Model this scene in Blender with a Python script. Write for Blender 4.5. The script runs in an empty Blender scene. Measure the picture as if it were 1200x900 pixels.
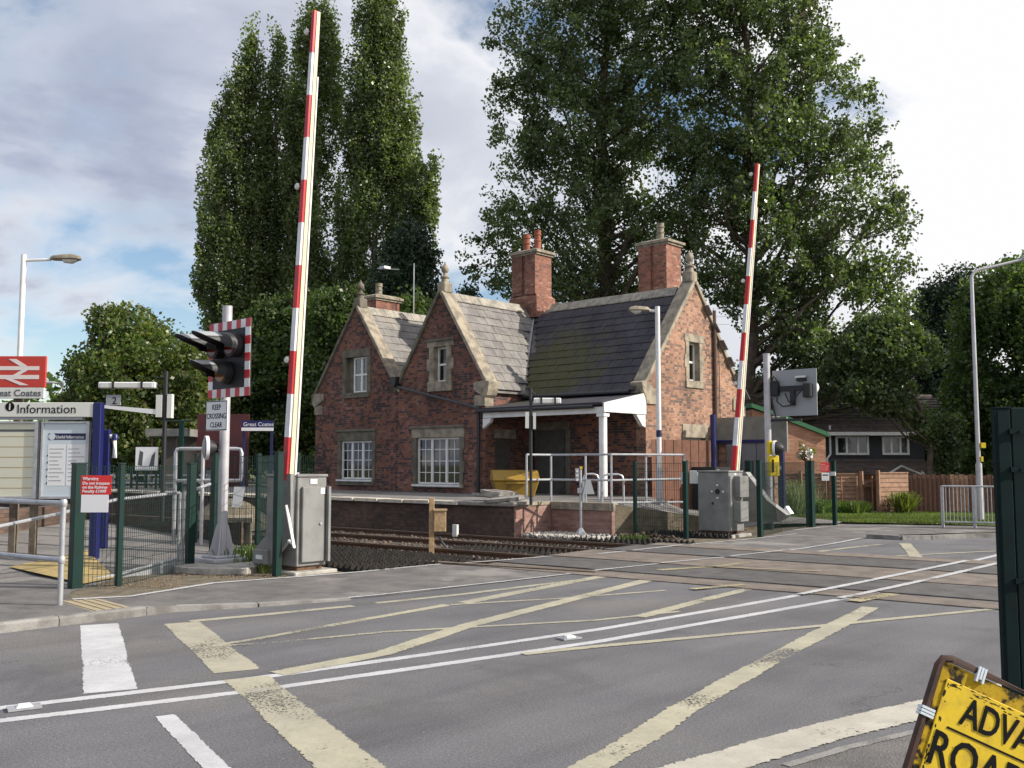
import bpy, math, random
import numpy as np
from mathutils import Matrix, Vector, Euler
random.seed(7); rng = np.random.default_rng(11)
R = math.radians
S = bpy.context.scene
C = S.collection
# ------------------------------------------------------------------ camera
F, EYE, YAW = 1150.0, 1.6, R(42.2)
PITCH = math.atan(93 / F)
cam = bpy.data.objects.new('camera', bpy.data.cameras.new('camera'))
cam.data.sensor_width = 36; cam.data.lens = F / 1200 * 36
cam.data.clip_start = 0.1; cam.data.clip_end = 3000
cam.location = (0, 0, EYE); cam.rotation_euler = (math.pi / 2 + PITCH, 0, YAW)
C.objects.link(cam); S.camera = cam
# ------------------------------------------------------------------ light
SUN_AZ, SUN_EL = R(33), R(31)          # azimuth counter-clockwise from +X
sd = Vector((math.cos(SUN_AZ) * math.cos(SUN_EL), math.sin(SUN_AZ) * math.cos(SUN_EL), math.sin(SUN_EL)))
sun = bpy.data.objects.new('sun', bpy.data.lights.new('sun', 'SUN'))
sun.data.energy = 5.0; sun.data.angle = R(0.53); sun.data.color = (1, .93, .82)
sun.rotation_euler = sd.to_track_quat('Z', 'Y').to_euler(); sun.location = (20, 10, 30)
C.objects.link(sun)
S.view_settings.view_transform = 'Standard'; S.view_settings.look = 'None'
S.view_settings.exposure = 0.27; S.view_settings.gamma = 1
S.render.engine = 'CYCLES'
S.cycles.max_bounces = 6; S.cycles.transparent_max_bounces = 12

class NT:
    def __init__(s, tree): s.t = tree
    def n(s, typ, ins=None, **kw):
        nd = s.t.nodes.new(typ)
        for k, v in kw.items(): setattr(nd, k, v)
        for k, v in (ins or {}).items():
            sk = nd.inputs[k]
            if isinstance(v, bpy.types.NodeSocket): s.t.links.new(v, sk)
            else: sk.default_value = v
        return nd
    def m(s, op, a, b=0.0, c=0.0, clamp=False):
        nd = s.n('ShaderNodeMath', {0: a, 1: b, 2: c}, operation=op); nd.use_clamp = clamp
        return nd.outputs[0]
    def vm(s, op, a, b=(0, 0, 0)):
        return s.n('ShaderNodeVectorMath', {0: a, 1: b}, operation=op)
    def noise(s, vec, scale, detail=3, rough=.55, dist=0):
        return s.n('ShaderNodeTexNoise', {'Vector': vec, 'Scale': scale, 'Detail': detail, 'Roughness': rough, 'Distortion': dist}).outputs[0]
    def ramp(s, fac, stops, interp='LINEAR'):
        nd = s.n('ShaderNodeValToRGB', {0: fac}); cr = nd.color_ramp; cr.interpolation = interp
        while len(cr.elements) < len(stops): cr.elements.new(.5)
        for e, (p, c) in zip(cr.elements, stops):
            e.position = p; e.color = (c, c, c, 1) if isinstance(c, (int, float)) else (*c, 1)
        return nd.outputs[0]
    def mix(s, f, a, b, bt='MIX'):
        nd = s.n('ShaderNodeMix', data_type='RGBA', blend_type=bt)
        for k, v in ((0, f), (6, a), (7, b)):
            sk = nd.inputs[k]
            if isinstance(v, bpy.types.NodeSocket): s.t.links.new(v, sk)
            else: sk.default_value = v if k == 0 else ((*v, 1) if len(v) == 3 else v)
        return nd.outputs[2]
    def link(s, a, b): s.t.links.new(a, b)

# ------------------------------------------------------------------ sky
SKY_SEED = 13.2
wd = bpy.data.worlds.new('World'); S.world = wd; wd.use_nodes = True
wt = NT(wd.node_tree); wd.node_tree.nodes.clear()
sky = wt.n('ShaderNodeTexSky', sky_type='NISHITA', sun_disc=False, sun_elevation=SUN_EL,
           sun_rotation=math.pi / 2 - SUN_AZ, air_density=1.0, dust_density=.5, ozone_density=1.6)
tc = wt.n('ShaderNodeTexCoord').outputs['Generated']
sx = wt.n('ShaderNodeSeparateXYZ', {0: tc})
zz = wt.m('ADD', wt.m('MAXIMUM', sx.outputs[2], 0.0), .34)
uv = wt.n('ShaderNodeCombineXYZ', {0: wt.m('DIVIDE', sx.outputs[0], zz), 1: wt.m('DIVIDE', sx.outputs[1], zz), 2: SKY_SEED}).outputs[0]
n1 = wt.noise(uv, 1.7, 9, .55, .25)
n2 = wt.noise(wt.vm('ADD', uv, (7.3, 1.1, 0)).outputs[0], 1.9, 6, .5, .3)
sdot = wt.vm('DOT_PRODUCT', tc, tuple(sd)).outputs['Value']
sglow = wt.m('MULTIPLY', wt.m('ADD', sdot, .35, clamp=True), 1.0, clamp=True)
cover = wt.ramp(wt.m('ADD', n1, wt.m('MULTIPLY', sglow, .05)), [(.415, 0.0), (.52, 1.0)])
thick = wt.m('ADD', wt.m('MULTIPLY', n1, 1.0), wt.m('MULTIPLY', n2, .35))
shade = wt.ramp(thick, [(.57, (.95, .95, .97)), (.65, (.84, .85, .89)), (.72, (.47, .52, .65)), (.79, (.32, .37, .51))])
bright = wt.mix(wt.ramp(sglow, [(.10, 0.0), (.65, 1.0)]), shade, (.98, .98, 1.0))
bgs = wt.n('ShaderNodeBackground', {'Color': sky.outputs[0], 'Strength': .12})
bgc = wt.n('ShaderNodeBackground', {'Color': bright, 'Strength': .84})
mx = wt.n('ShaderNodeMixShader', {0: cover, 1: bgs.outputs[0], 2: bgc.outputs[0]})
wo = wt.n('ShaderNodeOutputWorld', {0: mx.outputs[0]})

# ------------------------------------------------------------------ materials
MATS = {}
def mat(name, col, rough=.7, metal=0., var=0., col2=None, ns=6., nmix=(.42, .62), fine=0., fs=120., bump=0., bs=60., obj=0., isl=0., spec=.5, detail=4, col3=None, n3=.6):
    m = bpy.data.materials.new(name); m.use_nodes = True; t = NT(m.node_tree)
    b = m.node_tree.nodes['Principled BSDF']
    pos = t.n('ShaderNodeNewGeometry').outputs['Position']
    c = t.n('ShaderNodeRGB').outputs[0]; c.default_value = (*col, 1)
    if col2: c = t.mix(t.ramp(t.noise(pos, ns, detail), [(nmix[0], 0.), (nmix[1], 1.)]), c, col2)
    if col3: c = t.mix(t.ramp(t.noise(t.vm('ADD', pos, (13, 5, 2)).outputs[0], ns * .37, 4), [(n3, 0.), (n3 + .1, 1.)]), c, col3)
    val = None
    if fine:
        val = t.m('ADD', t.m('MULTIPLY', t.m('SUBTRACT', t.noise(pos, fs, 2, .7), .5), fine * 2), 1.)
    if obj:
        r = t.m('ADD', t.m('MULTIPLY', t.m('SUBTRACT', t.n('ShaderNodeObjectInfo').outputs['Random'], .5), obj), 1.)
        val = t.m('MULTIPLY', val, r) if val else r
    if isl:
        r = t.m('ADD', t.m('MULTIPLY', t.m('SUBTRACT', t.n('ShaderNodeNewGeometry').outputs['Random Per Island'], .5), isl), 1.)
        val = t.m('MULTIPLY', val, r) if val else r
    if val is not None:
        vv = t.n('ShaderNodeCombineXYZ', {0: val, 1: val, 2: val}).outputs[0]
        c = t.mix(1., c, vv, 'MULTIPLY')
    t.link(c, b.inputs['Base Color'])
    b.inputs['Roughness'].default_value = rough; b.inputs['Metallic'].default_value = metal
    b.inputs['Specular IOR Level'].default_value = spec
    if bump:
        bn = t.n('ShaderNodeBump', {'Strength': bump, 'Distance': .02, 'Height': t.noise(pos, bs, 4, .6)})
        t.link(bn.outputs[0], b.inputs['Normal'])
    MATS[name] = m
    return m

def brick_mat(name, ramp, mortar, bw=.225, bh=.075, dark=.0, gx=1.):
    m = bpy.data.materials.new(name); m.use_nodes = True; t = NT(m.node_tree)
    b = m.node_tree.nodes['Principled BSDF']
    g = t.n('ShaderNodeNewGeometry'); p = t.n('ShaderNodeSeparateXYZ', {0: g.outputs['Position']}); nn = t.n('ShaderNodeSeparateXYZ', {0: g.outputs['True Normal']})
    isx = t.m('GREATER_THAN', t.m('ABSOLUTE', nn.outputs[0]), .6)
    u = t.m('ADD', t.m('MULTIPLY', isx, p.outputs[1]), t.m('MULTIPLY', t.m('SUBTRACT', 1., isx), p.outputs[0]))
    u = t.m('ADD', u, 100.)
    z = t.m('ADD', p.outputs[2], 10.)
    rowf = t.m('DIVIDE', z, bh); row = t.m('FLOOR', rowf)
    par = t.m('MODULO', row, 2.)
    # alternate stretcher and header courses
    w = t.m('SUBTRACT', bw, t.m('MULTIPLY', par, bw * .5 * (1 if gx > .5 else 0)))
    uf = t.m('ADD', t.m('DIVIDE', u, w), t.m('MULTIPLY', par, .5)); colm = t.m('FLOOR', uf)
    wn = t.n('ShaderNodeTexWhiteNoise', {'Vector': t.n('ShaderNodeCombineXYZ', {0: colm, 1: row, 2: isx}).outputs[0]}, noise_dimensions='3D')
    big = t.noise(g.outputs['Position'], .9, 4, .6)
    f = t.m('ADD', t.m('MULTIPLY', wn.outputs[0], .75), t.m('MULTIPLY', t.m('SUBTRACT', big, .38), 1.1))
    c = t.ramp(f, ramp)
    mm = t.m('MINIMUM', t.m('GREATER_THAN', t.m('FRACT', uf), .055), t.m('GREATER_THAN', t.m('FRACT', rowf), .15))
    mort = t.mix(t.ramp(t.noise(g.outputs['Position'], 1.7, 3), [(.4, 0.), (.65, 1.)]), mortar, tuple(x * .5 for x in mortar))
    c = t.mix(mm, mort, c)
    st = t.ramp(t.noise(g.outputs['Position'], .55, 6, .65, .4), [(.36, .62), (.6, 1.08)])
    c = t.mix(1., c, st, 'MULTIPLY')
    fn = t.ramp(t.noise(g.outputs['Position'], 70, 2), [(.2, .8), (.8, 1.18)])
    c = t.mix(1., c, fn, 'MULTIPLY')
    t.link(c, b.inputs['Base Color']); b.inputs['Roughness'].default_value = .88
    h = t.m('ADD', t.m('MULTIPLY', mm, 1.), t.m('MULTIPLY', t.noise(g.outputs['Position'], 90, 2), .4))
    bn = t.n('ShaderNodeBump', {'Strength': .6, 'Distance': .01, 'Height': h}); t.link(bn.outputs[0], b.inputs['Normal'])
    MATS[name] = m; return m

def leaf_mat(name, c1, c2, c3, trans=.35, gloss=.35):
    m = bpy.data.materials.new(name); m.use_nodes = True; t = NT(m.node_tree)
    m.node_tree.nodes.clear()
    ri = t.n('ShaderNodeNewGeometry').outputs['Random Per Island']
    pos = t.n('ShaderNodeNewGeometry').outputs['Position']
    c = t.ramp(ri, [(0, c1), (.55, c2), (1, c3)])
    c = t.mix(1., c, t.ramp(t.noise(pos, .5, 3), [(.35, .62), (.65, 1.35)]), 'MULTIPLY')
    b = t.n('ShaderNodeBsdfPrincipled', {'Base Color': c, 'Roughness': gloss, 'Specular IOR Level': .5})
    tr = t.n('ShaderNodeBsdfTranslucent', {'Color': t.mix(1., c, (1.5, 1.7, .6), 'MULTIPLY')})
    mx = t.n('ShaderNodeMixShader', {0: trans, 1: b.outputs[0], 2: tr.outputs[0]})
    t.n('ShaderNodeOutputMaterial', {0: mx.outputs[0]})
    MATS[name] = m; return m

def paint_mat(name, col, under=None, wear=.5):
    """worn thermoplastic: flakes away to the asphalt, most at its edges (UV x runs across the strip)"""
    m = bpy.data.materials.new(name); m.use_nodes = True; t = NT(m.node_tree)
    b = m.node_tree.nodes['Principled BSDF']
    pos = t.n('ShaderNodeNewGeometry').outputs['Position']
    u = t.n('ShaderNodeSeparateXYZ', {0: t.n('ShaderNodeTexCoord').outputs['UV']})
    edge = t.m('SUBTRACT', t.m('ABSOLUTE', t.m('SUBTRACT', u.outputs[0], .5)), t.m('SUBTRACT', .5, u.outputs[1]))   # distance past the worn margin
    fine = t.noise(pos, 42, 4, .75)
    w1 = t.m('ADD', t.m('MULTIPLY', t.noise(pos, 1.1, 3), .5), t.m('MULTIPLY', fine, .5))
    gone = t.m('GREATER_THAN', t.m('ADD', w1, t.m('MULTIPLY', t.m('MAXIMUM', edge, 0.), 2.2)), wear + .01)
    c = t.mix(t.ramp(fine, [(.3, 0.), (.8, .55)]), col, tuple(x * .62 for x in col))
    c = t.mix(1., c, t.ramp(t.noise(pos, 3.5, 5, .7), [(.3, .80), (.7, 1.08)]), 'MULTIPLY')
    c = t.mix(t.ramp(t.noise(pos, .8, 3), [(.45, 0.), (.75, .35)]), c, (.16, .155, .16))
    t.link(c, b.inputs['Base Color']); b.inputs['Roughness'].default_value = .8
    out = m.node_tree.nodes['Material Output']
    ms = t.n('ShaderNodeMixShader', {0: gone, 1: b.outputs[0], 2: t.n('ShaderNodeBsdfTransparent').outputs[0]})
    t.link(ms.outputs[0], out.inputs[0])
    MATS[name] = m; return m

mat('asphalt', (.146, .143, .152), .9, col2=(.118, .115, .125), ns=.9, nmix=(.38, .66), fine=.75, fs=55, bump=.55, bs=130, col3=(.158, .149, .147), n3=.56)
am = MATS['asphalt']; t_ = NT(am.node_tree); b_ = am.node_tree.nodes['Principled BSDF']; src = b_.inputs['Base Color'].links[0].from_socket
ps_ = t_.n('ShaderNodeNewGeometry').outputs['Position']
lane = t_.noise(t_.vm('MULTIPLY', ps_, (1.5, .16, 1)).outputs[0], 1.0, 5, .6)
c_ = t_.mix(1., src, t_.ramp(lane, [(.3, .74), (.5, 1.0), (.7, 1.16)]), 'MULTIPLY')
vor = t_.n('ShaderNodeTexVoronoi', {'Vector': t_.vm('ADD', ps_, (0, 0, 0)).outputs[0], 'Scale': 33.}, feature='F1')
fl_ = t_.m('MULTIPLY', t_.m('LESS_THAN', vor.outputs['Distance'], .16), t_.m('GREATER_THAN', t_.n('ShaderNodeSeparateXYZ', {0: vor.outputs['Color']}).outputs[0], .93))
c_ = t_.mix(t_.m('MULTIPLY', fl_, .6), c_, (.40, .39, .37))
dk_ = t_.ramp(t_.noise(t_.vm('ADD', ps_, (31, 4, 0)).outputs[0], .45, 6, .7, .6), [(.56, 0.), (.64, .5)])
c_ = t_.mix(dk_, c_, (.085, .083, .088))
cr_v = t_.n('ShaderNodeTexVoronoi', {'Vector': t_.vm('ADD', ps_, t_.n('ShaderNodeCombineXYZ', {0: t_.m('MULTIPLY', t_.noise(ps_, 1.3, 5, .7), 1.2), 1: t_.m('MULTIPLY', t_.noise(ps_, 1.1, 5, .7), 1.4)}).outputs[0]).outputs[0], 'Scale': .30}, feature='DISTANCE_TO_EDGE')
c_ = t_.mix(t_.m('MULTIPLY', t_.m('LESS_THAN', cr_v.outputs['Distance'], .0028), t_.ramp(t_.noise(ps_, .6, 3), [(.48, 0.), (.56, .55)])), c_, (.04, .04, .042))
t_.link(c_, b_.inputs['Base Color'])
mat('asphalt_path', (.165, .155, .15), .9, col2=(.10, .095, .095), ns=2.2, nmix=(.4, .65), fine=.5, fs=60, bump=.7, bs=70, col3=(.24, .225, .21), n3=.55)
mat('paving', (.20, .185, .175), .9, col2=(.14, .13, .125), ns=1.2, fine=.35, fs=50, bump=.4, bs=60)
mat('concrete', (.42, .40, .36), .9, col2=(.28, .265, .24), ns=5, fine=.25, fs=60, bump=.4, bs=50)
mat('coping_pale', (.60, .54, .45), .9, col2=(.45, .41, .35), ns=6, fine=.2, fs=50, obj=.2, bump=.3)
mat('kerb_concrete', (.27, .26, .245), .9, col2=(.17, .16, .15), ns=4, fine=.4, fs=70, bump=.5, bs=60, obj=.25)
mat('crossing_panel_rubber', (.10, .095, .095), .85, col2=(.07, .066, .066), ns=3, fine=.35, fs=80, bump=.4, bs=80, obj=.18)
mat('crossing_panel_brown', (.19, .155, .13), .9, col2=(.13, .11, .095), ns=3, fine=.35, fs=60, bump=.5, bs=60, obj=.2)
mat('tactile_buff', (.36, .30, .20), .9, col2=(.33, .27, .17), ns=4, fine=.2, fs=60)
mat('tactile_yellow', (.42, .31, .12), .9, col2=(.30, .23, .11), ns=3, fine=.2, fs=60, bump=.3)
mat('earth', (.16, .13, .09), .95, col2=(.10, .085, .06), ns=5, fine=.5, fs=30, bump=.8, bs=25)
mat('ballast_bed', (.075, .06, .05), .95, col2=(.045, .038, .032), ns=9, fine=.6, fs=22, bump=1., bs=22)
mat('ballast_stone', (.115, .082, .06), .95, isl=1.2, col2=(.075, .06, .05), ns=2)
mat('pale_stone', (.42, .39, .35), .95, isl=.9)
mat('rust', (.13, .065, .035), .8, col2=(.08, .045, .03), ns=14, fine=.3, fs=60)
mat('rail_top', (.28, .24, .21), .38, metal=.8)
mat('sleeper_wood', (.10, .075, .055), .9, col2=(.16, .13, .10), ns=7, fine=.4, fs=40)
mat('guard_wood', (.012, .011, .011), .85, col2=(.024, .021, .019), spec=.2, ns=6, fine=.4, fs=50, obj=.3)
mat('grass', (.07, .095, .03), .9, col2=(.11, .13, .045), ns=3, fine=.6, fs=40)
mat('verge', (.10, .12, .05), .95, col2=(.13, .11, .06), ns=1.5, fine=.6, fs=20, bump=.6, bs=20)
mat('stone', (.35, .30, .225), .9, col2=(.19, .165, .13), ns=4, nmix=(.40, .62), fine=.2, fs=50, bump=.35, bs=40)
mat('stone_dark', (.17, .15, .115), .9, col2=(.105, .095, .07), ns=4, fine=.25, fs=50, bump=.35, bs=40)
mat('slate', (.205, .190, .178), .8, col2=(.145, .134, .13), ns=2.6, fine=.4, fs=24, obj=.24, isl=.12, bump=.3, bs=30, col3=(.24, .22, .19), n3=.56)
mat('slate_shaded_mossy', (.056, .052, .062), .8, col2=(.040, .038, .048), ns=1.3, fine=.3, fs=30, obj=.22, bump=.3, bs=30, spec=.25)  # main slope's shade is darkened into this slate colour; moss mixed in below
sm_ = MATS['slate_shaded_mossy']; t_ = NT(sm_.node_tree); b_ = sm_.node_tree.nodes['Principled BSDF']; src = b_.inputs['Base Color'].links[0].from_socket
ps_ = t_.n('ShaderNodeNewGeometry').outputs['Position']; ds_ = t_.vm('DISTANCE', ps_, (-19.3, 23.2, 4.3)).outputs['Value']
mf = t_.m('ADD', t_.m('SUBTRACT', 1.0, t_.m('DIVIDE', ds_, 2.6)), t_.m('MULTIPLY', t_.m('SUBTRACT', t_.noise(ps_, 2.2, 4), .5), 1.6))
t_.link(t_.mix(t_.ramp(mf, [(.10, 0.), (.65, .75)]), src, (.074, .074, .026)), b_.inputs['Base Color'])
mat('ridge_tile', (.34, .31, .26), .85, col2=(.22, .20, .17), ns=5, fine=.3, obj=.2)
mat('lead', (.30, .31, .33), .6, col2=(.2, .2, .21), ns=6)
mat('white_paint', (.80, .79, .78), .45, col2=(.70, .69, .67), ns=4)
mat('black_paint', (.018, .019, .022), .4)
mat('dark_pipe', (.05, .055, .065), .5)
mat('brown_pipe', (.10, .055, .04), .6)
mat('glass', (.02, .024, .028), .06, spec=.9)
mat('curtain', (.85, .85, .84), .8, col2=(.45, .46, .46), ns=7, nmix=(.45, .6))
mat('galvanised', (.50, .51, .53), .42, metal=.55, col2=(.40, .41, .44), ns=8, fine=.12)
mat('pole_grey', (.50, .49, .52), .45, metal=.2, col2=(.42, .41, .44), ns=4)
mat('fence_green', (.004, .028, .022), .42, col2=(.006, .022, .019), ns=4, spec=.3)
mat('gate_green', (.003, .016, .016), .6, col2=(.004, .011, .012), ns=5, fine=.2, fs=40, spec=.15)
mat('cabinet_grey', (.225, .225, .218), .55, col2=(.165, .162, .155), ns=4, nmix=(.42, .70), fine=.12, fs=80, col3=(.16, .135, .11), n3=.64)
mat('barrier_red', (.52, .018, .025), .4, col2=(.42, .02, .03), ns=5)
mat('barrier_white', (.78, .78, .80), .4, col2=(.66, .66, .68), ns=5)
mat('barrier_cream', (.78, .66, .46), .5, col2=(.70, .58, .40), ns=4)
mat('signal_black', (.014, .014, .017), .55)
mat('signal_grey', (.30, .31, .33), .5)
mat('lens_red', (.12, .01, .01), .15)
mat('lens_amber', (.25, .10, .01), .15)
mat('sign_white', (.76, .76, .78), .45)
mat('sign_cream', (.66, .66, .62), .5)
mat('sign_red', (.62, .03, .03), .45)
mat('rail_red', (.52, .045, .03), .45)
mat('logo_white', (.76, .68, .66), .45)
mat('poster_cream', (.62, .61, .50), .4)
mat('poster_blue', (.55, .62, .68), .4)
mat('text_black', (.010, .010, .012), .9, spec=.1)
mat('text_grey', (.08, .09, .10), .6)
mat('navy', (.007, .010, .095), .4)
mat('navy_dark', (.012, .014, .07), .4)
mat('maroon', (.085, .016, .020), .6, col2=(.06, .014, .016), ns=2)
mat('shelter_panel', (.14, .13, .11), .6, col2=(.10, .095, .085), ns=2)
mat('bin_yellow', (.27, .165, .02), .6, col2=(.30, .17, .015), ns=6, col3=(.14, .09, .03), n3=.56)
mat('siren_yellow', (.75, .55, .01), .45)
mat('timber_tan', (.42, .29, .16), .85, col2=(.30, .20, .11), ns=12)
mat('fence_wood', (.30, .175, .115), .85, col2=(.22, .125, .08), ns=7, fine=.2, fs=50, obj=.25)
mat('fence_wood_dark', (.12, .055, .035), .85, col2=(.09, .045, .03), ns=7, fine=.2, obj=.2)
mat('brown_board', (.15, .062, .035), .8, col2=(.11, .045, .028), ns=6, obj=.15)
mat('panel_grey', (.17, .18, .20), .6, col2=(.15, .155, .17), ns=2)
mat('render_grey', (.22, .22, .20), .8, col2=(.17, .17, .155), ns=3)
mat('verge_green', (.03, .14, .06), .5)
mat('tile_brown', (.115, .085, .075), .85, col2=(.07, .055, .05), ns=4, fine=.3, fs=25, isl=.5)
mat('cladding_dark', (.035, .036, .042), .7, isl=.3)
mat('terracotta', (.34, .10, .055), .8, col2=(.22, .075, .045), ns=9)
mat('pot_buff', (.30, .27, .20), .85, col2=(.18, .16, .12), ns=9)
mat('bark', (.10, .075, .055), .95, col2=(.055, .045, .035), ns=5, fine=.3, bump=.8, bs=12)
mat('bark_pale', (.21, .19, .155), .95, col2=(.12, .10, .08), ns=3, fine=.3, bump=.6, bs=12)
mat('roadwork_yellow', (.66, .46, .010), .5, col2=(.42, .27, .02), ns=17, nmix=(.48, .80), fine=.12, fs=90, col3=(.40, .25, .015), n3=.66)
mat('rust_frame', (.035, .018, .014), .75, col2=(.065, .028, .016), ns=16, fine=.3)
mat('grime', (.030, .020, .010), .85, spec=.2)
mat('grimy_border', (.42, .27, .012), .7, col2=(.020, .014, .008), ns=26, nmix=(.50, .60), fine=.4, fs=90, spec=.2, detail=5)
mat('tape', (.62, .68, .74), .4)
mat('rubble', (.33, .31, .28), .95, col2=(.20, .18, .165), ns=6, fine=.3, bump=.6)
mat('door_board', (.075, .07, .062), .8, col2=(.10, .09, .08), ns=5)
mat('sticker', (.75, .78, .75), .5)
mat('flower', (.65, .55, .50), .7)
mat('dead_leaf', (.20, .14, .085), .9, isl=1.3)
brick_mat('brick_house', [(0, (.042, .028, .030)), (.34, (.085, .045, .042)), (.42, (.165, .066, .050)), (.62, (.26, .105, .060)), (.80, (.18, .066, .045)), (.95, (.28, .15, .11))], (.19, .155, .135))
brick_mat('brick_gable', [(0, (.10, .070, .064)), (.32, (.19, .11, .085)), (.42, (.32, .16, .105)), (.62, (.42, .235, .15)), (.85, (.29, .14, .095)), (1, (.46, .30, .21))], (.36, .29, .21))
brick_mat('brick_red', [(0, (.09, .05, .042)), (.3, (.20, .078, .055)), (.5, (.31, .125, .082)), (.75, (.25, .095, .066)), (1, (.42, .24, .17))], (.30, .22, .17))
brick_mat('brick_platform', [(0, (.055, .04, .034)), (.5, (.10, .062, .048)), (1, (.15, .09, .065))], (.09, .075, .06))
brick_mat('brick_ramp', [(0, (.22, .11, .09)), (.5, (.33, .18, .145)), (1, (.40, .24, .20))], (.42, .35, .29), gx=0)
brick_mat('brick_out', [(0, (.40, .17, .10)), (.5, (.50, .24, .15)), (1, (.56, .31, .21))], (.42, .31, .23), gx=0)
leaf_mat('leaf_poplar', (.075, .105, .042), (.125, .16, .066), (.20, .235, .11), .45, .36)
leaf_mat('leaf_big', (.055, .085, .036), (.095, .130, .056), (.18, .21, .11), .42, .27)
leaf_mat('leaf_maple', (.05, .085, .024), (.085, .125, .034), (.17, .17, .055), .42, .4)
leaf_mat('leaf_dark', (.016, .032, .018), (.028, .050, .026), (.045, .075, .036), .15, .5)
leaf_mat('leaf_mid', (.045, .08, .026), (.075, .115, .035), (.12, .16, .05), .42, .4)
leaf_mat('leaf_light', (.07, .10, .02), (.13, .16, .035), (.22, .23, .08), .4, .4)
leaf_mat('leaf_grey', (.12, .15, .08), (.17, .20, .11), (.24, .26, .16), .3, .5)
leaf_mat('grass_blade', (.07, .10, .028), (.10, .135, .035), (.14, .17, .055), .4, .5)
paint_mat('road_white', (.52, .52, .53), wear=.585)
paint_mat('road_white_new', (.55, .55, .565), wear=.625)
paint_mat('road_yellow', (.43, .40, .30), wear=.565)
paint_mat('road_yellow_worn', (.42, .39, .30), wear=.545)
paint_mat('road_cream', (.50, .47, .40), wear=.60)
paint_mat('panel_yellow', (.43, .37, .22), wear=.53)

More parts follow.
